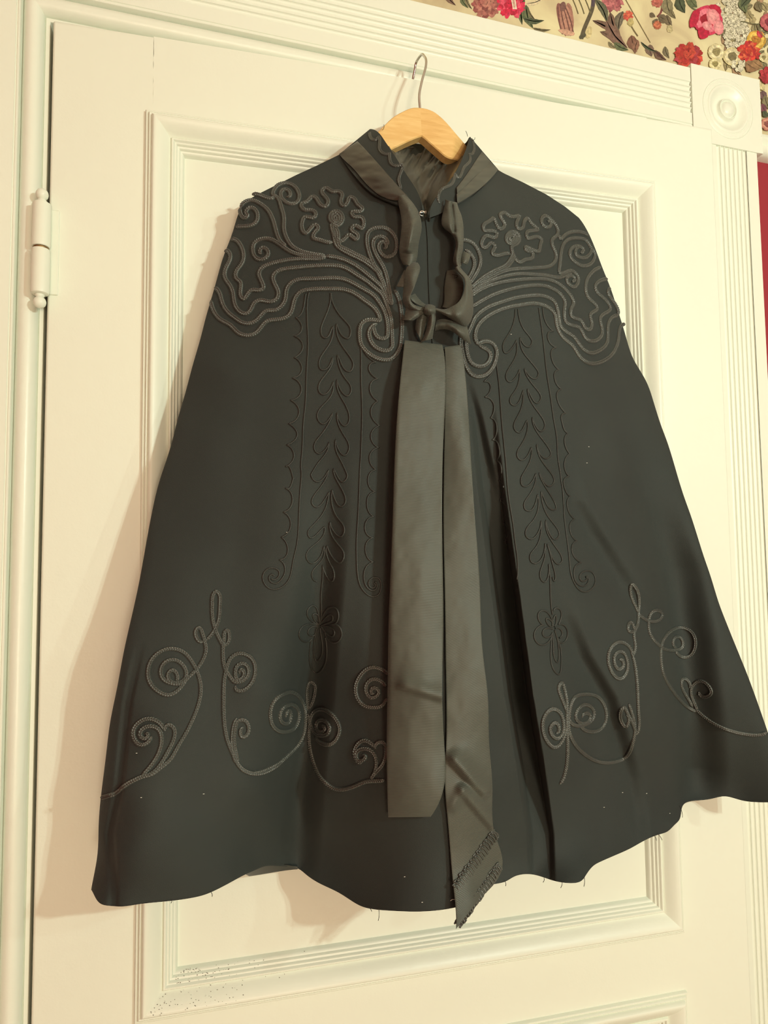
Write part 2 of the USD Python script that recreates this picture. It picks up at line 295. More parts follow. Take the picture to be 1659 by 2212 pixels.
# hinge: painted lift-off hinge with ball finials
hg = sub('hinge', door, 'painted lift-off hinge with ball finials')
hx, hy = -.0042, -.0095
def hl(prof, z): return dmesh(lathe(prof, np.array([hx, hy, z]), 'z', 28))
obj('knuckle', hl([(.0001,0), (.0078,0), (.0086,.0008), (.0088,.003), (.0086,.040), (.0084,.0445), (.006,.0458), (.0001,.0458)], -.2475), WHITE, hg, smooth=40)
obj('knuckle', hl([(.0001,0), (.006,.0), (.0082,.0012), (.0088,.004), (.0088,.038), (.0084,.0452), (.0080,.046), (.0001,.046)], -.2960), WHITE, hg, smooth=40)
obj('washer', hl([(.0001,0), (.0072,0), (.0074,.0008), (.0072,.0018), (.0001,.0018)], -.2497), BRASS, hg, smooth=40)
ball = [(.0001, -.0062)] + [(.0060*math.sin(a), -.0060*math.cos(a)) for a in np.linspace(.15, 2.55, 14)] + [(.0038,.0056), (.0046,.0068), (.0046,.009), (.0001,.009)]
obj('finial', hl([(r, -h) for r, h in ball[::-1]], -.1945+.0015), WHITE, hg, smooth=50)
obj('finial', hl(ball, -.3035), WHITE, hg, smooth=50)
obj('leaf', dbox(-.0035, .0105, -.0022, .001, -.292, -.204, bev=.0008), WHITE, hg)

# ---------------------------------------------------------------- the hanger
hang = thing('coat_hanger', DW(at(907, 232, .040)), 'varnished wooden coat hanger hooked over the door top inside the cape collar', 'coat hanger')
HD, HT = .048, .014
def arm(px, flare):
    P = at(np.array([p[0] for p in px]), np.array([p[1] for p in px]), HD)
    return P
topL = [(908,231),(898,230.5),(887,232),(875,237),(863,243),(846,254),(830,270),(812,287),(780,322),(735,364),(690,402),(650,432)]
botL = [(911,294),(898,298.5),(886,303.5),(874,309),(862,315),(849,321),(835,328),(818,337),(785,360),(745,394),(700,428),(660,454)]
topR = [(908,231),(918,232.5),(930,236),(940,241),(949,248),(960,258),(971,270),(987,289),(1001,305),(1040,352),(1080,396),(1120,432)]
botR = [(911,294),(919,300),(928,308),(936,315),(944,322),(952,329),(960,336),(972,342),(992,347),(1025,382),(1065,422),(1110,458)]
def arm_mesh(top, bot, n=60):
    t = spline(np.array(top), 6)[:, :2]; b = spline(np.array(bot), 6)[:, :2]
    k = min(len(t), len(b)); u = np.linspace(0, 1, k)
    rs = lambda a: np.stack([np.interp(u, np.linspace(0,1,len(a)), a[:,i]) for i in (0,1)], 1)
    t, b = rs(t), rs(b)
    d = np.where(u < .32, HD, np.maximum(.024, HD - .10*(u-.32)))    # the arms lie under the shoulders of the cape
    Tp, Bp = at(t[:,0], t[:,1], d), at(b[:,0], b[:,1], d); rows = []
    for i in range(k):
        h = np.linalg.norm(Tp[i]-Bp[i]); e = min(.0022, h*.3); dn = (Bp[i]-Tp[i])/h; bk = np.array([0, 1, 0.])
        ring = [Tp[i]+dn*e, Tp[i]+dn*e*.3+bk*e*.3, Tp[i]+bk*e, Tp[i]+bk*(HT-e), Tp[i]+bk*HT+dn*e, Bp[i]+bk*HT-dn*e, Bp[i]+bk*(HT-e), Bp[i]+bk*e*.5, Bp[i]-dn*e*.5]
        rows.append(ring)
    V = np.array(rows); m = V.shape[1]; f = tri(grid_faces(k, m, True))
    c = np.vstack([V.reshape(-1,3), V[0].mean(0), V[-1].mean(0)]); j = np.arange(m)
    f = np.vstack([f, np.stack([np.full(m, k*m), j, (j+1)%m], 1), np.stack([np.full(m, k*m+1), (k-1)*m+(j+1)%m, (k-1)*m+j], 1)])
    return dmesh((c, f))
obj('arm', arm_mesh(topL, botL), WOOD_L, hang, smooth=30); obj('arm', arm_mesh(topR, botR), WOOD_R, hang, smooth=30)
hk = [(907,246,.041),(907,232,.041),(905.5,210,.041),(908,190,.040),(914,165,.038),(919.5,145,.035),(920,128,.030),(915,119.5,.022),(908.5,120,.015),(902,129,.008),(896.5,147,.002),(893,165,-.001),(891,185,-.002)]
hp = spline(np.array([at(*q) for q in hk])[:, [0,2,1]]*1000, .8)[:, [0,2,1]]/1000
obj('hook', dmesh(sweep(hp, .00145, 10)), STEEL, hang, smooth=60)

# ---------------------------------------------------------------- the cape: depth of the cloth in front of the door
HEMZ = -.842
TOP = [(530,435),(560,418),(600,398),(640,378),(690,355),(735,333),(748,355),(765,378),(783,400),(803,418),(830,432),(860,442),(890,456),(917,470),(945,462),(970,450),(1000,437),(1022,423),(1042,405),(1058,388),(1075,368),(1130,394),(1180,420),(1220,446),(1250,470)]
LEFT = [(530,435),(512,470),(503,500),(492,530),(480,562),(468,605),(455,650),(443,692),(432,735),(416,790),(400,850),(384,905),(370,960),(354,1010),(340,1055),(320,1150),(302,1250),(286,1325),(268,1405),(252,1490),(238,1560),(228,1640),(218,1720),(213,1785),(211,1840),(203,1890),(197,1922)]
RIGHT = [(1250,470),(1272,505),(1290,548),(1302,580),(1318,620),(1332,662),(1350,720),(1365,768),(1380,796),(1397,826),(1410,862),(1427,916),(1440,951),(1454,995),(1475,1065),(1494,1119),(1519,1198),(1535,1245),(1552,1300),(1567,1340),(1585,1385),(1611,1449),(1633,1508),(1659,1583),(1680,1650),(1700,1735)]
HEM = [(197,1922),(205,1937),(217,1952),(240,1957),(265,1958),(301,1953),(369,1946),(422,1938),(452,1929),(500,1905),(528,1890),(555,1878),(575,1871),(605,1871),(643,1876),(660,1888),(688,1907),(733,1929),(773,1954),(800,1963),(840,1967),(884,1969),(929,1968),(985,1960),(1030,1934),(1057,1913),(1090,1905),(1112,1893),(1151,1889),(1189,1900),(1221,1907),(1254,1904),(1266,1890),(1281,1871),(1298,1861),(1330,1847),(1361,1833),(1386,1819),(1419,1804),(1442,1796),(1457,1782),(1468,1770),(1472,1750),(1480,1735),(1529,1727),(1567,1720),(1605,1729),(1659,1733),(1700,1735)]
CTRL = [(530,435,.030),(640,378,.034),(735,334,.046),(765,380,.066),(805,418,.085),(860,440,.098),(917,470,.106),(1000,437,.098),(1040,405,.082),(1075,368,.054),(1180,420,.042),(1250,470,.034),
 (510,480,.026),(480,562,.028),(455,650,.029),(430,742,.032),(402,839,.036),(380,920,.045),(342,1048,.050),(314,1187,.064),(289,1309,.077),(264,1423,.089),(244,1535,.086),(227,1644,.084),(214,1760,.082),(207,1857,.084),
 (600,500,.054),(700,500,.075),(800,520,.095),(917,560,.108),(560,700,.056),(700,700,.085),(830,720,.110),(925,720,.116),(480,800,.056),
 (450,950,.066),(600,950,.085),(720,950,.100),(840,950,.116),(950,1000,.124),
 (400,1250,.088),(560,1250,.098),(670,1250,.104),(790,1250,.120),(920,1250,.138),
 (330,1500,.104),(480,1500,.108),(600,1500,.098),(655,1500,.076),(750,1500,.100),(860,1500,.138),(960,1500,.150),
 (281,1515,.098),(262,1700,.106),(250,1850,.112),(400,1720,.118),(560,1720,.092),(640,1720,.060),(740,1720,.092),(870,1720,.142),(980,1720,.156),
 (1330,662,.032),(1380,796,.036),(1440,951,.052),(1519,1198,.070),(1585,1385,.084),(1659,1583,.092),(1700,1735,.096),
 (1100,560,.096),(1200,600,.075),(1000,760,.122),(1150,760,.108),(1270,760,.078),(1040,1000,.136),(1160,1000,.134),(1280,1000,.102),(1390,1000,.070),
 (1060,1300,.138),(1190,1300,.140),(1310,1300,.112),(1430,1300,.082),(1500,1250,.070),(1090,1600,.142),(1190,1600,.146),(1300,1600,.118),(1420,1600,.090),(1490,1600,.074),(1590,1620,.072)]
hx_, hy_ = np.array(HEM, float).T
hemd = np.interp(hx_, [197,217,265,301,369,422,452,500,528,555,575,605,643,688,733,773,800,840,884,929,985,1030,1057,1090,1151,1189,1221,1254,1281,1298,1361,1419,1457,1468,1472,1480,1529,1567,1605,1659,1700],
    [.090,.108,.118,.120,.120,.116,.112,.100,.086,.070,.055,.040,.030,.048,.068,.090,.105,.125,.140,.150,.155,.150,.140,.136,.130,.140,.150,.152,.136,.126,.104,.090,.080,.070,.058,.048,.042,.048,.060,.082,.096])
CTRL = np.array(CTRL + [(a, b, c) for a, b, c in zip(hx_, hy_, hemd)][::1])
RBF = RBFInterpolator(CTRL[:, :2]/1000, CTRL[:, 2], kernel='thin_plate_spline', smoothing=2e-5)
def sstep(x): x = np.clip(x, 0, 1); return x*x*(3-2*x)
# folds: a line down the cloth, how deep the valley is along it, its left and right reach in pixels
FOLDS = [([(712,960),(704,1150),(690,1300),(672,1500),(650,1700),(640,1880)], [0,.010,.022,.030,.026,.006], 42, 55),
 ([(1058,860),(1078,1050),(1098,1200),(1112,1300),(1138,1500),(1163,1650),(1185,1800),(1188,1890)], [0,.012,.034,.046,.050,.036,.012,.004], 34, 13),
 ([(1190,900),(1230,1082),(1275,1160),(1318,1228),(1400,1350),(1460,1450)], [0,.010,.014,.013,.010,0], 50, 45),
 ([(1185,1200),(1215,1330),(1249,1419),(1301,1508),(1331,1605),(1352,1680),(1368,1760),(1375,1830)], [0,.008,.016,.019,.018,.014,.010,.004], 60, 40),
 ([(1362,930),(1388,1041),(1418,1140),(1443,1228),(1470,1387),(1484,1526),(1490,1660),(1484,1738)], [0,.012,.022,.028,.033,.034,.028,.006], 42, 90),
 ([(850,780),(846,900),(838,1100),(832,1300),(828,1500),(826,1700)], [0,.004,.006,.006,.005,.0], 30, 16),
 ([(310,1380),(281,1515),(262,1700),(243,1800),(250,1900)], [0,.003,.004,.004,.002], 7, 8),
 ([(1000,800),(1028,900),(1050,1000),(1072,1100)], [0,.006,.008,0], 30, 18),
 ([(560,700),(540,900),(500,1200),(470,1500),(440,1750)], [0,.002,.004,.005,.003], 90, 90)]
def D(px, py):
    px, py = np.asarray(px, float), np.asarray(py, float); sh = px.shape
    d = RBF(np.stack([px.ravel(), py.ravel()], 1)/1000).reshape(sh)
    for line, amp, wl, wr in FOLDS:
        l = np.array(line, float); xf = np.interp(py, l[:,1], l[:,0]); a = np.interp(py, l[:,1], amp, left=0, right=amp[-1])
        u = px - xf; d = d - a*(np.where(u < 0, np.exp(-(u/wl)**2), 1-sstep(u/wr)) if wr > 14.5 else sstep((u+wl+14)/14)*(1-sstep(u/wr)))
    p3 = np.stack([px/230, py/420, px*0], -1); d = d + .0035*(meshkit.fbm(p3, 3, 5)-.5)
    return d

def res(poly, n):
    q = spline(np.array(poly, float), 3.0) if len(poly) > 60 else np.array(poly, float)
    l = np.r_[0, np.cumsum(np.linalg.norm(np.diff(q, axis=0), axis=1))]; return np.stack([np.interp(np.linspace(0, l[-1], n), l, q[:,k]) for k in (0,1)], 1)
def smoothpoly(poly):
    return spline(np.array(poly, float), 2.0)
NS, NT = 420, 440
def coons(top, left, right, hem, ns, nt):
    t_, h_ = res(top, ns), res(spline(np.array(hem, float), 2.0), ns); l_, r_ = res(spline(np.array(left, float), 2.0), nt), res(spline(np.array(right, float), 2.0), nt)
    s = np.linspace(0, 1, ns)[None, :, None]; t = np.linspace(0, 1, nt)[:, None, None]; tf = 1-(1-t)**1.0
    c = (1-t)*t_[None] + t*h_[None] + (1-s)*l_[:,None] + s*r_[:,None] - ((1-s)*(1-t)*t_[0] + s*(1-t)*t_[-1] + (1-s)*t*h_[0] + s*t*h_[-1])
    return c
# the two fronts meet under the ribbon
OPEN = [(917,470),(922,520),(926,600),(930,680),(936,800),(945,950),(955,1150),(962,1350),(970,1600),(978,1800),(985,1960)]
iT, iH = TOP.index((917,470)), HEM.index((985,1960))
cape = thing('cape', DW(at(917, 1960, .10)), 'black wool cape with looped silk braid scrolls and a long ribbon bow', 'cape')
def cloth_part(name, top, left, right, hem, ns, nt, edge):
    g = coons(top, left, right, hem, ns, nt); d = D(g[...,0], g[...,1])
    s = np.linspace(0, 1, ns)
    if edge == 'left':  k = np.clip(np.arange(ns)/ (ns*.045), 0, 1)
    else: k = np.clip((ns-1-np.arange(ns))/(ns*.045), 0, 1)
    roll = .005*(1-np.sqrt(1-(1-k)**2)); tt = np.linspace(0, 1, nt)[:, None]
    d = d - roll[None]*(0.3+.7*tt)
    P = at(g[...,0], g[...,1], np.maximum(d, .013))
    # hem: the cloth turns under
    e1 = P[-1] + [0, .0012, -.0005]; e2 = P[-1] + [0, .0028, .0002]; e3 = P[-7] + [0, .0032, 0]
    P = np.concatenate([P, e1[None], e2[None], e3[None]]); n, m = P.shape[:2]
    return obj(name, (DW(P.reshape(-1,3)), tri(grid_faces(n, m))), WOOL, cape, smooth=True), P
fl, PL = cloth_part('front_panel', TOP[:iT+1], LEFT, OPEN, HEM[:iH+1], 300, 440, 'left')
fr, PR = cloth_part('front_panel', TOP[iT:], OPEN, RIGHT, HEM[iH:], 300, 440, 'right')
# back of the cape, hanging close to the door
nb, mb = 120, 160
Lb, Rb = PL[:440:4, 0][:nb], PR[:440:4, -1][:nb]
nb = min(len(Lb), len(Rb)); w = np.linspace(0, 1, mb)[None, :, None]; tt = np.linspace(0, 1, nb)[:, None, None]
tp = np.vstack([PL[0, :int(300*.385):3], at(np.linspace(760,1050,40), np.full(40,352.), np.full(40,.016)), PR[0, int(300*.52)::3]])
l = np.r_[0, np.cumsum(np.linalg.norm(np.diff(tp, axis=0), axis=1))]; tp = np.stack([np.interp(np.linspace(0,l[-1],mb), l, tp[:,k]) for k in range(3)], 1)
base = (1-w)*Lb[:,None] + w*Rb[:,None]
top_off = tp[None] - base[:1]
B = base + top_off*(1-tt)**3
edge = np.maximum(np.exp(-(w/.035)**2), np.exp(-((1-w)/.035)**2))[..., 0]
fade = np.maximum(edge, ((1-tt[...,0])**6))
wav = .004*np.sin(w[...,0]*38)*tt[...,0]
B[..., 1] = B[..., 1]*fade + (1-fade)*(-.008 - .4*wav)
B[..., 2] += (1-edge)*tt[...,0]*.012
obj('back_panel', (DW(B.reshape(-1,3)), tri(grid_faces(nb, mb))), LINING, cape, smooth=True)

# ---------------------------------------------------------------- braid and cord, laid on the cloth along traced lines
ZM = {'A': (420,370,480/1659), 'B': (980,420,440/1659), 'C': (540,620,340/1659), 'E': (540,1000,340/1567), 'G': (1010,660,310/1659), 'H': (1010,1020,310/1491),
      'I': (180,1250,440/1659), 'J': (540,1400,360/1659), 'K': (1040,1240,619/1659), 'N': (700,260,400/1659)}
def trace(key, s, step):
    ox, oy, k = ZM[key]; out = []; cur = []
    segs = []
    for tok in s.split():
        if tok == '/': segs.append(cur); cur = [cur[-1]]; continue
        if len(tok) == 1 and tok.isalpha(): ox, oy, k = ZM[tok]; continue
        x, y = tok.split(','); cur.append((ox+float(x)*k, oy+float(y)*k))
    segs.append(cur)
    for i, c in enumerate(segs):
        q = spline(c, step); out.append(q if i == 0 else q[1:])
    return np.vstack(out)
def frame(q, dep, lift):
    d = dep(q[:,0], q[:,1]); e = 1.5
    P = at(q[:,0], q[:,1], d)
    Pu = at(q[:,0]+e, q[:,1], dep(q[:,0]+e, q[:,1])) - at(q[:,0]-e, q[:,1], dep(q[:,0]-e, q[:,1]))
    Pv = at(q[:,0], q[:,1]+e, dep(q[:,0], q[:,1]+e)) - at(q[:,0], q[:,1]-e, dep(q[:,0], q[:,1]-e))
    N = np.cross(Pv, Pu); N /= np.linalg.norm(N, axis=1)[:,None]; N = np.where((N[:,1] > 0)[:,None], -N, N)
    N = N + [0, -.25, 0]; N /= np.linalg.norm(N, axis=1)[:,None]
    T = np.gradient(P, axis=0); T -= N*(T*N).sum(1)[:,None]; T /= np.linalg.norm(T, axis=1)[:,None]+1e-12
    k = min(5, len(T)); Ts = np.copy(T)
    return P + N*lift, T, N, np.cross(N, T)
CROSS = np.array([(-1,-.25),(-.92,.55),(-.55,1.0),(-.18,.72),(0,.60),(.18,.72),(.55,1.0),(.92,.55),(1,-.25)])
def braid_mesh(q, hw, h, dep, weave=.42, lift=0.0003):
    P, T, N, B = frame(q, dep, lift); s = np.r_[0, np.cumsum(np.linalg.norm(np.diff(P, axis=0), axis=1))]
    ph = 2*np.pi*s/.0021
    tw = np.minimum(1, np.minimum(s, s[-1]-s)/.003)*.6+.4
    V = np.zeros((len(P), len(CROSS), 3))
    for j, (b, z) in enumerate(CROSS):
        mod = 1 + weave*np.sin(ph + abs(b)*3.0 + (1.5 if b > 0 else 0))*(1 if abs(b) < .95 else 0)
        V[:, j] = P + B*(b*hw*tw)[:,None] + N*((z*h*tw)*mod)[:,None]
    return DW(V.reshape(-1,3)), tri(grid_faces(len(P), len(CROSS)))
def cord_mesh(q, r, dep):
    P, T, N, B = frame(q, dep, r*.5); s = np.r_[0, np.cumsum(np.linalg.norm(np.diff(P, axis=0), axis=1))]
    th = np.linspace(0, 2*np.pi, 7, endpoint=False); tws = 1 + .10*np.sin(2*np.pi*s/.0022)
    V = P[:,None] + r*tws[:,None,None]*(np.cos(th)[None,:,None]*B[:,None] + np.sin(th)[None,:,None]*N[:,None])
    return DW(V.reshape(-1,3)), tri(grid_faces(len(P), 7, True))
BR = '''A 125,965 150,1050 200,1110 270,1150 320,1200 370,1225 440,1220 490,1180 540,1125 610,1110 680,1095 720,1060 740,1000 760,940 800,900 860,885 950,880 1050,880 1120,885 1200,915 1270,965 1330,1010 1370,1060 1385,1115 / 1340,1112 1285,1115 1245,1150 1235,1220 1245,1290 1290,1350 1360,1395 1430,1410 1480,1395 1530,1330 1545,1250 1550,1150 1545,1050 1525,950 1490,890
A 150,870 190,910 210,980 250,1050 310,1100 370,1135 440,1130 490,1090 540,1045 600,1040 650,1010 680,960 690,890 720,840 780,810 870,805 980,800 1070,800 1140,815 1210,850 1280,890 1340,930 1380,980 1415,1040 1440,1130 1440,1235 / 1410,1250 1370,1240 1345,1200 1338,1155
A 225,605 255,600 270,650 240,720 230,790 265,850 290,910 300,980 330,1040 380,1065 420,1040 450,985 500,965 560,975 610,960 628,910 605,850 590,790 620,750 680,730 770,720 870,710 980,705 1080,710 1150,735 1220,780 1290,825 1350,875 1400,920 1435,1000 1462,1080 1475,1200 1480,1300 / 1440,1340 1380,1330 1330,1290 1305,1220 1320,1170 1365,1140
A 270,510 320,520 355,570 370,640 350,700 315,750 315,800 345,830 345,900 370,955 / 400,920 430,890 480,890 515,875 502,820 485,770 500,730 550,700 640,675 730,660 830,655 930,655 985,638
A 980,635 1080,650 1150,675 1220,715 1290,770 1350,820 1400,870 1430,930 1470,1000
A 690,555 640,520 610,440 590,370 555,300 500,250 430,220 375,235 345,275
A 310,415 400,412 455,390 475,345 460,295 420,275 390,298 400,330 / 375,350 350,325 345,275
A 980,635 880,620 800,600 730,560 690,500 670,430 670,350 650,270 620,200 590,180 600,135 640,100 700,95 760,130 785,190 765,235 710,245 660,215 645,170 670,140 710,155 715,185 690,192
A 430,175 500,185 560,205 605,190
A 980,640 900,637 800,628 720,602 650,555 570,510 500,510 450,540 440,600 465,650 510,660 550,630 545,590 510,575 490,600 505,620
A 1035,530 980,530 930,515 890,500 900,460 925,425 905,405 870,430 830,465 805,430 810,370 830,345 890,350 907,320 870,295 820,290 800,250 840,230 880,195 910,205 940,250 980,265 1000,230 970,185 955,150 985,130 1030,155 1075,155 1105,180 1095,230 1115,260 1145,235 1160,200 1195,210 1220,250 1255,285 1230,305 1180,310 1190,340 1240,345 1265,380 1250,430 1200,410 1175,440 1220,480 1210,510 1160,480 1130,500 1090,525 1060,500 1040,440
A 1052,350 1062,340 1070,358 1052,372 1034,356 1042,328 1072,322 1090,350 1078,384 1044,390 1016,364 1022,322 1058,302 1094,318 1108,356 1090,396 1050,410 1028,404 1040,470 1060,550 1105,590 1180,630 1260,670 1330,720 1380,770 1410,830 1420,880
A 1048,420 1075,500 1085,560 1130,585 1200,620 1280,660 1350,715 1400,780
A 1440,930 1400,820 1350,720 1310,625 1290,540 1300,460 1350,428 1430,430 1490,480 1510,550 1490,620 1430,640 1385,600 1380,550 1412,530 1432,560 1412,578
A 1480,1000 1460,920 1420,740 1370,650 1335,560 1345,510 1390,490 1430,510 1445,555
B 1392,1055 1350,1090 1340,1150 1325,1230 1280,1310 1200,1365 1120,1380 1050,1350 1000,1290 960,1230 900,1180 850,1110 830,1040 815,970 770,925 710,900 640,890 560,900 470,915 370,945 290,985 220,1040 180,1110 175,1180 200,1220 / 260,1200 310,1215 345,1270 340,1350 310,1420 260,1470 200,1485 150,1470 100,1400 70,1300 55,1220 / 62,1120
B 1335,985 1280,1010 1255,1060 1250,1150 1240,1220 1190,1270 1120,1295 1060,1270 1010,1210 970,1160 910,1120 865,1070 850,1000 835,920 810,870 760,840 690,825 600,830 500,845 400,875 300,910 230,950 170,1010 140,1080 108,1150 100,1220 110,1300 140,1370 190,1400 250,1395 290,1350 290,1290 240,1250 205,1235
B 1250,690 1190,705 1150,745 1165,800 1220,850 1255,890 1270,940 1230,970 1190,1010 1200,1080 1200,1150 1150,1195 1090,1190 1050,1140 1020,1090 960,1070 910,1040 895,960 900,880 870,820 800,770 720,745 620,745 520,760 420,785 320,820 240,860 150,915
B 1275,765 1252,800 1282,855 1325,920 1335,985
B 1195,595 1130,630 1085,690 1070,760 1090,840 1150,900 1160,940 1110,980 1120,1050 1100,1105 1060,1080 1030,1030 960,1000 950,940 970,890 950,830 900,770 850,730 780,700 680,690 560,695 430,710 320,735 220,775 140,830
B 960,640 900,665 850,680 760,665 650,655 540,650 430,665 330,695 230,740 150,790
B 150,770 230,710 310,670 400,630 500,610 600,605 700,600 770,590 820,550 825,480 800,420 800,370 840,330 830,260 790,210 740,180 712,210 730,260 770,270 790,240 760,222
B 472,350 485,362 470,380 450,362 462,335 490,335 508,365 488,400 450,402 424,372 436,330 478,308 520,328 530,372 505,410 470,430 475,480 460,530 420,580 340,620 250,670 180,725 140,765
B 485,480 480,530 440,585 370,625 280,670 200,725
B 460,490 400,490 350,500 310,480 330,430 300,400 260,435 225,420 240,360 270,340 330,355 345,320 300,300 245,295 240,255 290,220 320,200 345,250 380,285 410,260 390,210 375,170 410,155 450,180 500,185 530,180 510,230 520,280 555,280 570,230 595,200 630,240 680,290 630,300 590,320 600,360 660,350 710,370 700,420 690,465 640,455 580,435 590,460 630,470 635,520 580,535 540,555 500,530 475,485
B 870,372 910,330 960,310 1030,310 1095,340
B 845,320 865,375
B 850,640 862,550 870,480 890,410 930,370 1000,360 1070,375 1110,430 1145,490 1130,545 1110,570 1050,585 980,550 940,490 960,440 1010,425 1050,450 1030,480
B 1110,420 1105,490 1050,520 990,490 1000,440 1030,430
B 850,640 900,640 950,625 1000,660 1010,710 980,755 940,740 915,690 950,665 980,690 960,712
B 60,375 150,400 195,460 215,540 200,610 160,680 130,730
B 90,450 155,520 165,580 140,650 110,700
I 985,500 950,510 920,470 920,420 945,400 970,440 985,490 1000,570 980,650 930,730 860,800 800,850 720,850 650,810 635,740 670,680 740,660 810,700 840,770 822,820 750,850 700,820 695,770 730,745 765,780 752,840
I 1000,500 1050,450 1080,400 1105,330 1115,200 1110,130 1085,105 1060,130 1050,220 1055,330 1075,410 1100,470 1140,545 / 1180,520 1190,460 1175,420 1155,430 1145,490 1140,550 1140,640 1160,740 1200,800 1240,840 1300,830 1340,790 1340,720 1300,690 1255,710 1240,770 1255,820 1290,812 1310,770 1295,742 1270,772
I 1240,870 1260,910 1310,905 1370,850 1400,760 1380,660 1320,615 1260,610 1200,650 1170,720 1150,830 1145,950 1145,1080 1155,1220 1180,1330 1220,1430 1260,1510 1310,1560 1390,1585 1480,1570 1570,1520 1640,1450
I 1260,1500 1240,1400 1230,1300 1240,1210 1260,1160 1310,1150 1345,1200 1330,1270 1295,1285 1280,1240 1305,1210
I 1240,1500 1222,1420 1213,1300 1225,1200 1250,1135
I 840,820 780,900 700,945 620,920 550,850 530,760 560,660 640,590 730,570 820,600 890,680 930,760 955,850 955,950 930,1050 890,1150 830,1270 770,1370 710,1470 630,1540 560,1590 490,1610 420,1640 350,1680 290,1730 230,1760 145,1785
I 480,1610 540,1540 590,1470 630,1380 640,1290 610,1220 540,1200 480,1230 470,1280 510,1300 530,1270 505,1262
I 660,1235 620,1170 550,1140 470,1160 415,1230 420,1300 470,1350 530,1330 555,1280
I 665,1240 700,1190 740,1220 740,1300 700,1390 650,1480 590,1560 520,1600
J 545,600 550,720 530,860 470,970 390,1050 300,1130 200,1190 100,1230 20,1240
J 550,650 530,560 480,480 420,440 340,450 260,500 210,580 200,670 220,760 280,820 350,830 430,800 470,740 485,650 450,580 400,560 330,590 295,660 310,730 360,750 390,720 400,650 385,620 350,690
J 570,620 565,500 570,390 600,335 645,360 655,430 630,530 590,600
J 570,650 600,750 660,850 720,870 780,850 795,790 760,730 700,720 665,770 690,830 740,830 750,790 720,780
J 660,870 710,940 790,960 860,910 895,810 860,710 780,630 700,610 630,650 600,730 590,850 600,980 640,1140 700,1270 770,1350 860,1400 950,1400 1050,1370 1150,1330 1250,1320 1345,1310
J 1200,1310 1250,1220 1260,1120 1220,1030 1150,1000 1080,1020 1060,1080 1100,1120 1150,1090 1120,1060
J 1250,990 1200,940 1130,920 1060,980 1045,1060 1080,1130 1120,1130
J 1250,1000 1280,940 1340,945 1360,1040 1330,1150 1270,1220 1220,1290
J 1390,260 1310,210 1230,190 1150,220 1080,310 1055,400 1075,500 1140,570 1220,590 1300,580 1370,500
J 1360,380 1300,325 1220,310 1165,360 1160,430 1200,490 1250,485 1285,440 1260,400 1220,400 1210,440 1240,450
K 485,880 460,970 420,1000 375,960 352,880 370,810 410,780 450,800 470,850 465,920 435,950 400,920 400,880 425,860 445,890 430,920
K 490,800 470,740 450,690 445,650 460,630 475,660 490,740 490,850 495,980 490,1100 470,1180 450,1215
K 500,830 540,875 600,868 640,835 645,790 600,755 550,790 545,840 580,865 615,850 622,815 598,805 582,830
K 500,850 510,770 540,710 600,695 670,710 715,780 715,850 680,900 620,910 570,880
K 500,840 510,930 550,1000 620,1060 700,1090 790,1080 850,1040 875,970 885,900 872,820 850,750
K 905,230 880,170 860,100 870,60 895,85 910,150 905,230 900,290 880,340 885,400 870,470 / 840,410 790,395 745,430 730,500 760,580 800,605 835,570 840,500 810,450 775,460 765,510 790,550 815,535 812,500 795,495
K 880,330 850,330 845,300 860,280 875,300 880,330
K 870,470 890,560 900,680 905,790 908,880 890,930
K 905,230 940,260 990,275 1030,260 1040,230 1015,210 980,225 965,270 970,340 1010,400 1060,435 1120,440 1160,420 1150,370 1120,365 1105,400 1130,430
K 1120,440 1160,480 1210,470 1240,410 1220,340 1160,310 1100,325 1050,380 1035,450 1045,560 1080,640 1130,710 1180,760 1245,795
K 1220,770 1180,700 1155,640 1165,605 1195,620 1200,660
K 1250,790 1220,720 1215,660 1260,620 1310,640 1330,690 1290,710 1260,680
K 1240,780 1310,840 1400,890 1500,920 1600,930 1650,915
K 890,930 870,860 840,800 820,770 805,800 815,860 835,880 850,840 835,815'''
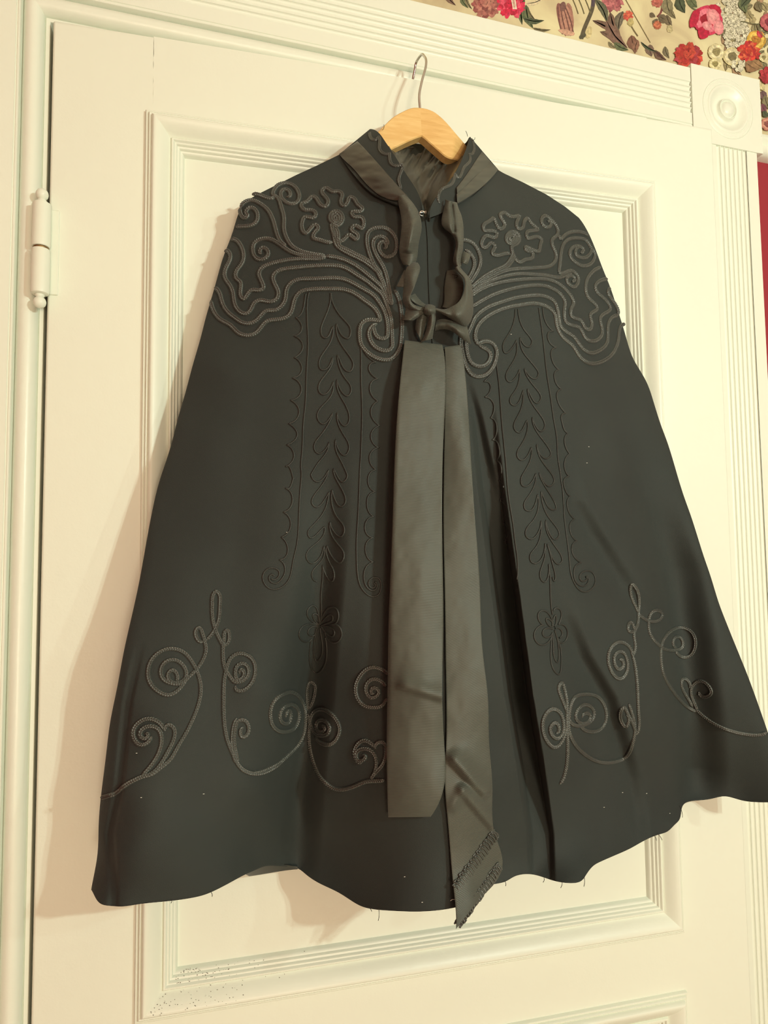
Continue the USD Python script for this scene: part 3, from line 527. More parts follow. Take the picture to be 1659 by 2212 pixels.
CO = '''C 590,75 575,180 545,280 485,325 / 530,370 550,430 535,480 470,520 / 540,570 560,630 540,690 470,745 / 525,790 550,860 530,920 450,960 / 520,1010 545,1080 520,1150 430,1195 / 490,1240 520,1310 495,1390 410,1440 / 480,1500 500,1560 470,1620 390,1665 / 450,1720 465,1790 440,1850 375,1895 / 440,1950 460,2030 E 435,140 420,200 355,250 / 410,300 425,370 405,440 335,490 / 390,540 408,610 390,680 315,740 / 360,790 378,860 360,930 295,965 / 340,1010 350,1080 320,1150 270,1195 210,1185 190,1140 215,1110 240,1125
C 625,60 605,200 610,430 615,650 600,900 590,1200 565,1450 555,1700 540,1900 E 515,100 505,250 490,500 470,800 430,980 400,1130 350,1210 270,1255 190,1245 140,1190 130,1120 170,1060 230,1045 285,1070 290,1120 250,1160 212,1150
C 1330,365 1270,335 1200,355 1160,400 1145,480 1152,560 1170,640 1175,800 1175,1000 1185,1300 1180,1550 1170,1800 E 1100,20 1090,250 1080,500 1065,750 1065,950 1075,1120 1105,1230 1160,1300 1220,1330 1280,1310 1305,1230 1290,1160 1240,1140 1190,1170 1185,1220 1220,1245 1250,1220 1230,1200
C 1175,610 1240,730 1330,795 / 1265,820 1255,870 1290,930 1350,970 / 1280,1010 1265,1080 1290,1150 1350,1205 / 1290,1260 1275,1330 1300,1400 1365,1460 / 1290,1520 1275,1580 1300,1650 1360,1690 / 1280,1740 1260,1800 1275,1870 1330,1925 E / 1190,110 1175,170 1190,240 1250,285 / 1180,330 1165,400 1180,480 1235,535 / 1160,580 1145,650 1165,710 1230,745 / 1165,790 1150,860 1170,940 1230,985 / 1150,1050 1135,1130 1150,1210 1200,1265 1250,1260 1265,1210 1240,1185
C 850,65 850,150 820,260 770,380 750,460 770,530 810,535 850,480 880,415 / 860,560 810,650 745,750 730,820 750,870 800,870 850,810 875,745 / 850,850 780,950 730,1030 735,1110 780,1135 840,1090 880,1000 / 855,1150 790,1230 720,1320 720,1400 770,1445 830,1400 875,1330 / 830,1440 750,1560 690,1640 680,1710 720,1755 780,1730 835,1640 / 790,1770 710,1870 655,1960 E 610,120 640,175 690,185 750,130 785,70 / 750,170 680,270 620,360 620,410 660,440 720,400 790,290 / 760,430 700,540 600,650 575,700 600,745 660,715 745,635 / 730,720 660,800 580,870 560,940 600,995 660,980 735,830 / 720,960 650,1040 615,1100 630,1160 665,1175
C 860,65 880,180 960,310 1040,400 1065,470 1040,540 990,530 940,460 915,390 / 935,550 1000,660 1070,760 1090,830 1060,890 1010,880 960,800 925,720 / 950,860 1010,970 1060,1040 1065,1110 1030,1150 980,1120 940,1050 920,980 / 940,1120 1000,1230 1045,1340 1040,1430 1000,1465 950,1420 920,1330 / 935,1450 990,1560 1040,1650 1040,1730 1000,1775 950,1740 905,1610 / 915,1740 970,1850 1020,1960 E 970,140 930,190 870,130 835,60 / 850,140 910,250 950,340 950,400 910,435 860,390 820,270 / 820,420 870,540 930,620 940,690 910,735 850,700 800,590 / 810,700 870,800 930,880 935,950 900,995 840,960 770,825 / 760,880 790,980 835,1070 840,1150 820,1180 780,1150 725,1020 / 720,1200 710,1330 715,1450 700,1590
E 690,1610 640,1590 580,1540 570,1470 620,1420 660,1440 685,1530 695,1605 / 740,1500 800,1440 860,1450 885,1510 870,1580 820,1610 / 880,1620 915,1690 890,1770 830,1790 770,1740 750,1680
E 700,1605 760,1540 810,1510 830,1540 790,1590 / 710,1625 790,1630 845,1680 830,1725 770,1700 715,1630
E 690,1620 600,1600 520,1630 485,1700 510,1760 570,1780 610,1750 / 595,1850 595,1980 630,2070 680,2090 740,2030 770,1900 755,1740
E 680,1630 600,1640 575,1690 610,1720 660,1650 / 645,1740 635,1880 665,1970 710,1930 725,1800 700,1640
E 690,1605 640,1560 625,1510 650,1500 690,1590
G 140,405 230,395 300,440 335,520 330,620 345,780 365,950 380,1150 395,1350 415,1550 440,1800 455,2000 H 415,150 440,350 470,530 490,700 515,880 520,1000 515,1150 500,1240
G 320,680 290,770 230,840 190,880 / 250,900 265,950 250,1010 200,1060 / 270,1090 305,1160 300,1240 265,1300 / 320,1340 340,1420 330,1500 285,1555 / 350,1590 370,1660 375,1720 335,1790 / 380,1830 395,1900 390,1980 H 330,90 / 370,130 375,200 335,295 / 390,340 400,430 365,520 / 415,570 420,650 390,720 / 430,800 435,910
G 820,30 845,200 880,480 915,800 955,1050 990,1300 1030,1550 1040,1750 1070,1950 H 965,60 985,200 1000,450 1030,700 1055,920 1070,1050 1110,1160 1170,1230 1240,1240 1310,1180 1320,1090 1270,1030 1200,1035 1160,1080 1180,1130 1230,1120 1225,1085
G 865,30 880,140 920,230 990,300 / 925,330 930,400 960,450 1020,490 / 965,530 970,620 1000,690 1050,745 / 1000,790 1005,860 1030,920 1080,970 / 1030,1020 1040,1110 1080,1190 1130,1245 / 1080,1280 1090,1360 1110,1430 1155,1480 / 1120,1530 1120,1600 1140,1660 1175,1715 / 1125,1780 1115,1850 1130,1920 1170,1975 H / 995,90 1005,160 1030,220 1065,250 / 1030,310 1040,390 1070,450 1110,490 / 1060,540 1060,610 1090,680 1130,715 / 1080,770 1085,840 1120,900 1180,940 / 1115,980 1100,1050 1130,1150 1200,1185 1245,1150 1250,1100 1220,1090
G 550,50 530,200 480,320 420,420 405,490 430,550 480,530 560,405 / 550,600 500,690 450,780 445,850 480,885 540,850 595,745 / 590,880 540,1000 490,1080 500,1140 550,1155 600,1100 640,985 / 630,1150 590,1260 540,1360 540,1430 590,1470 640,1420 685,1330 / 680,1480 620,1610 575,1690 580,1760 630,1790 690,1740 735,1640 / 710,1820 650,1930 615,2010 630,2080 680,2090 740,2040 785,1945 / H 690,140 630,250 585,330 600,390 650,400 700,330 725,235 / 730,380 680,500 610,590 605,660 650,695 710,660 760,510 / 750,680 700,790 650,860 660,930 710,945 770,890 800,745 / 800,880 770,980 750,1050 765,1120 800,1140 835,1080 840,960 / 855,1100 860,1300 880,1480
G 580,45 600,170 650,280 720,370 740,430 710,480 660,465 625,420 605,375 / 630,520 700,620 790,730 815,790 790,845 740,840 690,790 655,735 / 690,830 770,940 835,1030 840,1090 800,1130 750,1090 690,970 / 730,1110 810,1230 880,1340 885,1410 850,1455 800,1420 745,1300 / 780,1430 870,1560 950,1680 955,1730 910,1770 850,1740 795,1610 / 830,1750 900,1860 985,1980 990,2050 940,2090 880,2040 825,1940 / H 780,110 860,240 910,340 910,385 870,390 820,340 760,205 / 780,340 840,470 930,590 945,660 910,700 860,660 810,500 / 830,640 900,760 970,870 975,930 940,955 890,910 825,750 / 860,870 890,990 910,1090 900,1130 880,1090
H 885,1600 860,1500 800,1440 745,1450 730,1510 760,1570 795,1590 / 730,1610 690,1680 710,1760 770,1795 830,1770 870,1700 / 860,1850 870,2000 910,2080 945,2100 970,2000 965,1850 930,1720
H 890,1440 920,1410 960,1430 970,1500 940,1580 / 1000,1590 1035,1650 1020,1740 980,1775 945,1750
H 880,1600 850,1530 815,1520 820,1560 880,1605 / 890,1520 910,1485 920,1530 895,1600
H 880,1630 820,1620 780,1650 785,1700 830,1715 875,1670 / 885,1800 905,1950 930,1975 945,1880 930,1740 900,1640
H 905,1620 960,1630 980,1680 950,1720'''
def over_left(q): return q[:,0].mean() < 935
for ln in BR.strip().split('\n'):
    k, s = ln[0], ln[2:]; q = trace(k, s, 1.35); hw = .0023 if k in 'AB' else .0019
    par = fl if over_left(q) else fr
    obj('braid_scroll', braid_mesh(q, hw, .0017, D), BRAID, par, smooth=True)
for ln in CO.strip().split('\n'):
    k, s = ln[0], ln[2:]; q = trace(k, s, 1.6); par = fl if over_left(q) else fr
    obj('cord_trim', cord_mesh(q, .00085, D), CORD, par, smooth=True)

# ---------------------------------------------------------------- collar, neck lining
def ruled(base, top, n, m, bulge=0.0):
    b, t = spline(np.array(base, float), 1.5), spline(np.array(top, float), 1.5)
    rs = lambda a: np.stack([np.interp(np.linspace(0,1,n), np.linspace(0,1,len(a)), a[:,i]) for i in range(3)], 1)
    b, t = rs(b), rs(t); u = np.linspace(0, 1, m)[None,:,None]
    g = b[:,None]*(1-u) + t[:,None]*u; g[...,2] += bulge*np.sin(np.pi*u[...,0]); return g
CB_L = [(735,334,.047),(750,360,.060),(770,385,.074),(800,415,.090),(835,434,.100),(870,448,.107),(915,470,.113)]
CT_L = [(800,281,.046),(818,288,.060),(833,308,.074),(850,333,.088),(876,375,.102),(900,412,.111),(914,452,.116)]
CB_R = [(1075,368,.056),(1058,388,.070),(1040,405,.084),(1010,430,.098),(980,447,.106),(955,460,.111),(926,471,.115)]
CT_R = [(1014,297,.046),(1008,318,.058),(1000,338,.070),(985,370,.088),(960,405,.104),(938,432,.112),(926,460,.117)]
col = sub('collar', cape, 'black stand collar edged with scalloped braid')
gL, gR = ruled(CB_L, CT_L, 60, 26), ruled(CB_R, CT_R, 60, 26)
def G3(g, add=0): return DW(at(g[...,0], g[...,1], g[...,2]+add))
obj('collar_half', shell(G3(gL), .0022), WOOL, col, smooth=40); obj('collar_half', shell(G3(gR), .0022), WOOL, col, smooth=40)
def dep_of(g):
    I = LinearNDInterpolator(g[...,:2].reshape(-1,2), g[...,2].ravel()); 
    from scipy.interpolate import NearestNDInterpolator
    Nn = NearestNDInterpolator(g[...,:2].reshape(-1,2), g[...,2].ravel())
    def f(px, py):
        v = I(px, py); return np.where(np.isnan(v), Nn(px, py), v) + .0012
    return f
dL, dR = dep_of(gL), dep_of(gR)
obj('braid_scroll', braid_mesh(trace('N', '415,110 420,160 450,182 488,150 / 500,200 500,260 530,300 588,305 / 590,350 610,400 660,412 697,398 / 700,440 672,520 675,570 690,620', 1.2), .0017, .0013, dL), BRAID, col, smooth=True)
obj('braid_scroll', braid_mesh(trace('N', '1310,165 1340,230 1330,300 1300,308 / 1290,390 1250,430 1215,512 1170,488 / 1160,540 1130,585 1060,620 1020,690 1035,745', 1.2), .0017, .0013, dR), BRAID, col, smooth=True)
# back of the collar and the satin inside the neck
def loft(rows, n):                         # rows of (px,py,d), resampled to n columns
    R = []
    for r in rows:
        q = spline(np.array(r, float), 1.5); R.append(np.stack([np.interp(np.linspace(0,1,n), np.linspace(0,1,len(q)), q[:,i]) for i in range(3)], 1))
    R = np.array(R); k = len(R); s = np.linspace(0, k-1, 10*(k-1)+1)
    return CubicSpline(np.arange(k), R, axis=0)(s) if k > 2 else np.array([R[0]*(1-t)+R[1]*t for t in np.linspace(0,1,12)])
gB = loft([[(735,334,.046),(790,345,.022),(905,352,.016),(1020,362,.022),(1075,368,.055)], [(800,281,.045),(838,303,.022),(905,312,.016),(985,318,.022),(1014,297,.045)]], 60)
obj('collar_back', shell(G3(gB), .002), WOOL, col, smooth=40)
gN = loft([[(836,308,.042),(862,316,.024),(905,318,.018),(960,328,.022),(1002,338,.044)], [(850,340,.060),(872,345,.032),(905,348,.022),(955,356,.030),(990,366,.066)], [(868,372,.075),(885,375,.044),(910,378,.032),(945,384,.044),(970,396,.080)], [(890,410,.088),(898,408,.058),(915,408,.046),(935,412,.060),(950,420,.094)], [(906,440,.100),(912,440,.076),(920,440,.066),(928,440,.080),(936,442,.104)], [(914,475,.104),(917,480,.095),(920,482,.09),(924,482,.095),(928,478,.106)]], 70)
pn = np.stack([(gN[...,0]+.6*gN[...,1])/13, (gN[...,1]-.4*gN[...,0])/46, gN[...,0]*0], -1); gN[...,2] += .016*(meshkit.fbm(pn, 2, 9)-.5)
obj('neck_lining', shell(G3(gN), .001), SATIN, cape, smooth=True, label='wrinkled dark satin lining inside the neck')
# satin bands round the foot of the collar
def band(lo, hi, dep, add, mat_, seed):
    g = ruled(lo, hi, 70, 18, .003); g[...,2] = np.maximum(dep(g[...,0], g[...,1]), D(g[...,0], g[...,1])) + add + g[...,2]
    g[...,2] += .0035*(meshkit.fbm(np.stack([g[...,0]/34, g[...,1]/12, g[...,0]*0], -1), 2, seed)-.5)
    return shell(G3(g), .001)
obj('satin_band', band([(733,333,0),(748,350,0),(763,364,0),(796,402,0),(835,429,0),(868,432,0)], [(772,306,0),(792,326,0),(812,348,0),(835,374,0),(856,398,0),(880,424,0)], dL, .002, SATIN, 3), SATIN, col, smooth=True, label='brownish black satin band at the foot of the collar')
obj('satin_band', band([(1075,367,0),(1050,396,0),(1020,420,0),(988,440,0)], [(1056,348,0),(1036,372,0),(1012,396,0),(986,420,0)], dR, .003, RIBBON, 4), RIBBON, col, smooth=True, uv=None, label='olive black ribbon band at the foot of the collar')
obj('satin_band', band([(1060,352,0),(1038,376,0),(1012,400,0),(988,424,0)], [(1041,328,0),(1022,356,0),(1006,380,0),(986,406,0)], dR, .0016, RIBBON, 5), RIBBON, col, smooth=True)
# hook and eye
cl = at(912, 461, .121)
ring = [cl + [.0026*math.cos(a), -.001*math.sin(a), .0019*math.sin(a)] for a in np.linspace(0, 5.2, 24)]
obj('clasp', cat([dmesh(sweep(ring, .0004, 6)), dmesh(sweep([at(x, y, .122) for x, y in ((906,460),(911,459),(916,458),(920,456),(920,461))], .0004, 6))]), STEEL, cape, smooth=True, label='small silver hook and eye at the throat')
obj('front_edge', cord_mesh(spline(np.array([(919,474),(924,520),(926,600),(930,680),(936,760)], float), 2), .0009, D), WOOL, cape, smooth=True)

# ---------------------------------------------------------------- ribbon: bow and tails
def strip(lo, hi, n=90, m=16, bulge=.004, wr=.003, seed=1, absd=False, creases=()):
    g = ruled(lo, hi, n, m, bulge)
    if not absd: g[...,2] += D(g[...,0], g[...,1])
    g[...,2] += wr*(meshkit.fbm(np.stack([g[...,0]/26, g[...,1]/40, g[...,0]*0], -1), 2, seed)-.5)
    for (x0,y0,x1,y1,a,wa,wb_) in creases:
        L = math.hypot(x1-x0, y1-y0); ux, uy = (x1-x0)/L, (y1-y0)/L
        s = (g[...,0]-x0)*ux + (g[...,1]-y0)*uy; t = -(g[...,0]-x0)*uy + (g[...,1]-y0)*ux
        env = sstep(s/(.25*L))*sstep((L-s)/(.1*L)+1)
        g[...,2] += a*env*np.where(t < 0, np.exp(-(t/wa)**2), np.exp(-(t/wb_)**2))
    P = at(g[...,0], g[...,1], g[...,2]); V, f = shell(P, .0007)
    lv = np.r_[0, np.cumsum(np.linalg.norm(np.diff(P.mean(1), axis=0), axis=1))]; wv = np.linspace(0, np.linalg.norm(P[n//2,0]-P[n//2,-1]), m)
    uv = np.stack(np.broadcast_arrays(wv[None,:], lv[:,None]), -1).reshape(-1,2); return (DW(V), f), np.vstack([uv, uv])
bow = sub('ribbon_bow', cape, 'limp tied bow of olive black grosgrain ribbon')
def piece(name, par, *a, **k):
    m, uv = strip(*a, **k); return obj(name, m, RIBBON, par, smooth=True, uv=uv)
# tails
CRL = [(850,1476,958,1508,.006,22,7)]
CRR = [(962,1622,1046,1714,.009,24,8), (985,1692,1064,1786,.007,20,8), (972,1755,1000,1700,.003,12,10)]
tail = piece('ribbon_tail', cape, [(874,735,.008),(868,790,.013),(862,850,.016),(855,950,.017),(851,1050,.017),(846,1200,.016),(840,1350,.014),(838,1480,.012),(836,1600,.009),(837,1700,.008),(839,1765,.008)],
   [(955,745,.006),(962,800,.009),(960,900,.010),(956,1000,.011),(955,1150,.011),(957,1300,.010),(956,1420,.009),(955,1500,.012),(959,1600,.006),(961,1684,.006),(930,1764,.006)], n=260, m=30, bulge=.001, wr=.0014, seed=11, creases=CRL)
tail2 = piece('ribbon_tail', cape, [(960,750,.005),(962,800,.004),(961,900,.003),(959,1000,.003),(958,1150,.003),(961,1300,.003),(963,1450,.003),(964,1600,.004),(961,1690,.005),(968,1780,.005),(976,1880,.006),(984,1960,.010),(985,2007,.014)],
   [(994,745,.006),(1004,800,.006),(1012,900,.006),(1018,1000,.006),(1026,1120,.006),(1036,1260,.006),(1042,1400,.008),(1054,1510,.010),(1056,1600,.008),(1063,1700,.006),(1066,1790,.006),(1084,1850,.006),(1040,1935,.006)], n=300, m=30, bulge=.001, wr=.0014, seed=12, creases=CRR)
def ruche(x0, y0, x1, y1, wpx, n, seed):
    r = np.random.default_rng(seed); out = []
    ux, uy = (x1-x0), (y1-y0); L = math.hypot(ux, uy); nx, ny = -uy/L, ux/L
    for k in range(2):
        P = []; jw, js = 1+.35*(r.random(n+2)-.5), (r.random(n+2)-.5)*.7/n
        for i in range(n*14):
            t = i/(n*14); a = 2*math.pi*n*t + k*1.9; q = int(t*n); o = wpx*jw[q]*math.sin(a)*(1-.25*k) + 1.6*math.sin(3*a); s_ = t + (.50-.2*k)/n*math.cos(2*a+.6) + js[q]*math.sin(a)**2
            P.append((x0+ux*s_+nx*o, y0+uy*s_+ny*o, .0070+.0016*math.cos(a+.8+k)+.0010*math.sin(2*a)))
        P = np.array(P); d = D(P[:,0], P[:,1]) + P[:,2]; out.append(dmesh(sweep(at(P[:,0], P[:,1], d), .0008, 6)))
    return cat(out)
obj('ruched_trim', ruche(986, 1920, 1072, 1798, 12, 19, 1), BRAID, tail2, smooth=True)
obj('ruched_trim', ruche(988, 1998, 1080, 1870, 10, 20, 2), BRAID, tail2, smooth=True)
# bow: hanging neck ends, two loops, flaps, knot
piece('ribbon_loop', bow, [(858,424,.010),(864,452,.012),(868,481,.010),(865,517,.008),(863,543,.006),(872,572,.008)], [(876,421,.012),(893,441,.016),(906,465,.018),(910,496,.020),(904,525,.018),(901,554,.014),(892,575,.012)], bulge=.010, wr=.008, seed=21, creases=[(895,470,880,540,.006,7,7)])
piece('ribbon_loop', bow, [(962,431,.012),(957,460,.012),(956,488,.014),(976,506,.016),(985,528,.018),(980,557,.016),(988,580,.014)], [(987,438,.012),(992,455,.012),(998,472,.012),(1001,507,.012),(1000,530,.012),(998,550,.010),(996,575,.010)], bulge=.009, wr=.010, seed=22, creases=[(975,430,982,500,-.006,4,4)])
piece('ribbon_loop', bow, [(888,566,.010),(878,580,.018),(874,600,.018),(872,625,.016),(871,648,.014),(884,669,.014),(910,678,.016),(928,676,.018)], [(902,568,.014),(907,582,.026),(902,600,.030),(894,622,.032),(886,645,.032),(894,658,.028),(912,664,.022),(928,664,.020)], bulge=.006, wr=.010, seed=23)
piece('ribbon_loop', bow, [(884,640,.016),(890,650,.012),(905,660,.012),(926,668,.016)], [(896,634,.008),(903,644,.006),(916,656,.008),(930,664,.014)], n=50, m=10, bulge=.002, wr=.002, seed=24)
piece('ribbon_loop', bow, [(992,572,.012),(1004,590,.016),(1015,604,.016),(1021,642,.016),(1019,687,.018),(1006,704,.020),(986,696,.022),(958,679,.022),(936,672,.020)], [(983,579,.022),(994,592,.028),(1003,604,.032),(1001,633,.034),(988,655,.034),(975,663,.032),(964,668,.028),(950,668,.024),(936,664,.022)], n=110, bulge=.008, wr=.006, seed=25)
piece('ribbon_loop', bow, [(985,582,.006),(1000,606,.010),(1000,632,.012),(988,654,.012),(966,666,.012)], [(966,585,.003),(962,606,.003),(960,630,.003),(960,648,.004),(956,664,.006)], n=50, m=16, bulge=.002, wr=.003, seed=26)
piece('ribbon_fold', bow, [(874,583,.012),(866,600,.012),(857,619,.012)], [(888,590,.016),(884,606,.016),(879,621,.014)], n=20, m=10, bulge=.003, wr=.003, seed=27)
piece('ribbon_fold', bow, [(993,566,.012),(997,552,.012),(1003,543,.010)], [(1008,572,.014),(1013,562,.016),(1016,551,.010)], n=20, m=10, bulge=.004, wr=.002, seed=28)
piece('ribbon_fold', bow, [(878,664,.010),(875,678,.012),(873,692,.014)], [(928,667,.020),(910,680,.022),(892,692,.018)], n=30, m=16, bulge=.006, wr=.005, seed=29)
piece('knot', bow, [(918,660,.022),(928,658,.026),(940,662,.022)], [(916,676,.020),(928,682,.024),(941,680,.020)], n=20, m=10, bulge=.010, wr=.002, seed=30)
piece('ribbon_fold', bow, [(927,676,.022),(924,700,.018),(918,722,.014),(909,739,.010)], [(941,676,.022),(939,700,.022),(936,716,.018),(934,731,.012)], n=30, m=10, bulge=.005, wr=.005, seed=31)
piece('ribbon_fold', bow, [(942,694,.014),(965,691,.018),(988,699,.020),(1008,703,.016)], [(938,715,.010),(974,714,.016),(994,728,.018),(1017,743,.012)], n=40, m=14, bulge=.006, wr=.006, seed=32)
piece('ribbon_fold', bow, [(905,676,.014),(900,690,.012),(898,712,.008)], [(926,678,.014),(920,700,.012),(910,738,.008)], n=30, m=10, bulge=.004, wr=.004, seed=33)

# ---------------------------------------------------------------- loose threads at the hem and bits of lint
HT_ = [(455,1928,3,9),(370,1946,-1,5),(795,1961,8,8),(818,1965,-1,24),(1090,1904,2,10),(1175,1898,-2,8),(1214,1906,-3,12),(1262,1897,-1,18),(1412,1806,6,10),(1420,1803,10,12),(1468,1742,6,24),(826,283,3,-14),(1010,297,-4,-14),(1020,305,6,-8)]
for x, y, dx, dy in HT_:
    q = spline(np.array([(x, y-2), (x+dx*.6+1.5, y+dy*.5), (x+dx, y+dy)], float), 1.0); dd = float(D(np.array([x]), np.array([y]))[0]) if y > 400 else .05
    obj('loose_thread', dmesh(sweep(at(q[:,0], q[:,1], np.full(len(q), dd+.0015)), .00025, 5)), THREAD, cape, smooth=True)
LT = [(874,1894),(912,1949),(1345,1712),(1397,1714),(1447,1757),(1305,1744),(440,1715),(295,1627),(305,1723),(1272,965),(1104,722),(1268,1000),(620,1150)]
lm = []
for x, y in LT:
    s = trimesh.creation.icosphere(1, .0005); s.vertices = s.vertices*[1.6, .6, .7] + at(x, y, float(D(np.array([x]), np.array([y]))[0])+.0006); lm.append(dmesh(s))
obj('lint', cat(lm), LINT, cape, kind='stuff')

for pts, off, m_ in (([(976,593),(983,594),(989,596),(984,600)], .012, THREAD), ([(982,594),(981,602)], .012, THREAD), ([(973,1946),(978,1943),(985,1944)], .004, LINT)):
    q = spline(np.array(pts, float), 1.0); obj('loose_thread', dmesh(sweep(at(q[:,0], q[:,1], D(q[:,0], q[:,1])+off), .0003, 5)), m_, cape, smooth=True)
gF = loft([[(530,1888,.066),(566,1868,.052),(605,1866,.034),(643,1872,.026)], [(538,1892,.050),(572,1887,.036),(608,1881,.026),(643,1877,.022)]], 40)
obj('lining_fold', shell(G3(gF), .0008), LINING, cape, smooth=True, label='strip of dark lining showing below the tucked hem')

# ---------------------------------------------------------------- wallpaper print: flowers and leaves, flat on the paper
class Print:
    spot = None                              # (x, z) of a motif elsewhere on the wall
    k = 0                                    # every print lies a hair above the one before
    def __init__(s): s.V, s.F, s.C, s.n = [], [], [], 0
    def poly(s, pts, c, c2=None):            # star-shaped polygon about its centre; pixel outline on the wall
        pts = np.array(pts, float); ctr = pts.mean(0); q = np.vstack([ctr, pts]); Print.k += 1
        off = WL-.0001-.000001*Print.k
        s.V.append(wallp(q[:,0], q[:,1], off) if Print.spot is None else np.stack([Print.spot[0]+q[:,0]*.0006, np.full(len(q), off), Print.spot[1]-q[:,1]*.0006], 1)); m = len(pts); i = np.arange(m)
        s.F.append(np.stack([np.zeros(m, int), 1+i, 1+(i+1)%m], 1)+s.n); s.n += m+1
        s.C.append(np.vstack([c2 or c, np.repeat([c], m, 0)]))
    def done(s, name, label): return obj(name, (np.vstack(s.V), np.vstack(s.F)), PRINT, PAPERP, label=label, col=np.vstack(s.C))
R_ = random.Random(5)
def blob(x, y, rx, ry, rotd=0, jag=0, n=14):
    a = math.radians(rotd); out = []
    for i in range(n):
        t = 2*math.pi*i/n; k = 1 + jag*(R_.random()-.5)*2
        u, v = rx*k*math.cos(t), ry*k*math.sin(t); out.append((x+u*math.cos(a)-v*math.sin(a), y+u*math.sin(a)+v*math.cos(a)))
    return out
def jit(c, j=.2): k = 1 + j*(R_.random()*2-1); return tuple(min(1, v*k) for v in c)
def leaf_pts(x0, y0, x1, y1, w, bend=.15):
    L = math.hypot(x1-x0, y1-y0); ux, uy = (x1-x0)/L, (y1-y0)/L; a, b = [], []
    for i in range(9):
        t = i/8; h = w*math.sin(math.pi*t**.8)*(1+.12*(i%2)); o = bend*L*math.sin(math.pi*t)
        cx, cy = x0+ux*L*t-uy*o, y0+uy*L*t+ux*o; a.append((cx-uy*h, cy+ux*h)); b.append((cx+uy*h, cy-ux*h))
    return a + b[::-1][1:-1]
def leafp(P, x0, y0, x1, y1, w, c, bend=.1):
    P.poly(leaf_pts(x0,y0,x1,y1,w,bend), jit(c,.15), jit(tuple(v*1.25 for v in c)))
    P.poly(leaf_pts(x0,y0,x1,y1,max(.5,w*.08),bend), tuple(v*.72 for v in c))
def carnation(P, x, y, r, cols):
    for ring, k in ((1, 12), (.72, 10), (.45, 8), (.2, 4)):
        for i in range(k):
            t = 2*math.pi*(i+R_.random()*.7)/k; c = jit(R_.choice(cols), .22)
            P.poly(blob(x+r*ring*.72*math.cos(t), y+r*ring*.72*math.sin(t), r*.34, r*.24, math.degrees(t), .28, 13), c, jit(c))
            if R_.random() < .8: P.poly(blob(x+r*ring*.6*math.cos(t), y+r*ring*.6*math.sin(t), r*.20, r*.035, math.degrees(t)+R_.uniform(-30,30), .2, 8), tuple(v*.45 for v in c))
def rose(P, x, y, r, outer, mid, dark):
    for ring, k, c0 in ((.72, 7, outer), (.52, 6, mid), (.32, 5, mid), (.14, 3, dark)):
        for i in range(k):
            t = 2*math.pi*(i+.4*R_.random())/k; c = jit(c0, .15)
            P.poly(blob(x+r*ring*.8*math.cos(t), y+r*ring*.8*math.sin(t), r*.26, r*.42, math.degrees(t), .09, 16), c, jit(tuple(min(1, v*1.2) for v in c)))
            P.poly(blob(x+r*ring*.55*math.cos(t), y+r*ring*.55*math.sin(t), r*.05, r*.30, math.degrees(t)+R_.uniform(-12,12), .15, 10), tuple(a*.55+b*.3 for a, b in zip(c, dark)))
def blossoms(P, x, y, rx, ry, n, r, c=(.74,.71,.55), dk=(.40,.38,.27)):
    for i in range(n):
        a, q = R_.random()*6.28, math.sqrt(R_.random()); cx, cy = x+rx*q*math.cos(a), y+ry*q*math.sin(a)
        P.poly(blob(cx, cy, r*1.15, r*1.0, R_.random()*180, .25, 8), jit(dk, .3))
        for j in range(5):
            t = 6.28*j/5+a; P.poly(blob(cx+r*.55*math.cos(t), cy+r*.55*math.sin(t), r*.5, r*.3, math.degrees(t), .15, 8), jit(c, .12))
def flower(kind, *a, name='printed_flower', label=None):
    P = Print(); kind(P, *a); P.done(name, label)
L_ = lin
def group(P, items):
    for f, a in items: f(P, *a)
def stem(P, pts, w, c):
    q = spline(np.array(pts, float), 4); T = np.gradient(q, axis=0); T /= np.linalg.norm(T, axis=1)[:,None]; N = np.stack([-T[:,1], T[:,0]], 1)
    for i in range(len(q)-1): P.poly([q[i]+N[i]*w, q[i+1]+N[i+1]*w, q[i+1]-N[i+1]*w, q[i]-N[i]*w], c)
GRN, DGR, BRN, OLV = L_(98,108,76), L_(74,84,62), L_(112,88,74), L_(120,112,84)
flower(group, [(leafp,(995,-10,1012,18,5,GRN)),(leafp,(1005,-8,1020,20,4,OLV)),(leafp,(960,-20,985,12,6,BRN))], name='printed_leaves')
flower(carnation, 1050, 10, 30, [L_(168,104,96), L_(150,84,80), L_(186,126,112)], label='dusty pink printed carnation')
flower(group, [(leafp,(1132,-6,1128,54,8,GRN)),(leafp,(1136,10,1152,62,9,GRN)),(leafp,(1130,40,1176,44,6,DGR)),(leafp,(1140,20,1158,44,3,OLV)),(leafp,(1150,60,1190,64,4,OLV)),(leafp,(1136,8,1174,-4,5,L_(214,200,166)))], name='printed_leaves')
def pinkcarn(P):
    carnation(P, 1104, 8, 31, [L_(214,48,86), L_(196,32,66), L_(226,84,110)]); P.poly([(1102,-12),(1112,-12),(1117,20),(1108,20)], L_(236,216,196)); P.poly([(1106,-12),(1110,-12),(1113,16),(1109,16)], L_(200,160,140))
flower(pinkcarn, label='bright pink printed carnation with a white streak')
def tulip(P):
    for dx, rx, c in ((-8,9,L_(160,110,98)),(8,9,L_(170,122,106)),(0,12,L_(186,138,120))): P.poly(blob(1222+dx, 42, rx, 36, -8+dx*.6, .05, 16), jit(c,.08), c)
    for dx in (-13,-5,4,11): stem(P, [(1212+dx*.5,8),(1220+dx,40),(1228+dx,74)], 1.2, L_(112,72,66))
    P.poly(blob(1224,70,18,6,15,.1), L_(206,164,140)); P.poly(blob(1216,14,7,10,0,.1), L_(128,92,86))
flower(tulip, label='drooping pinkish brown printed tulip')
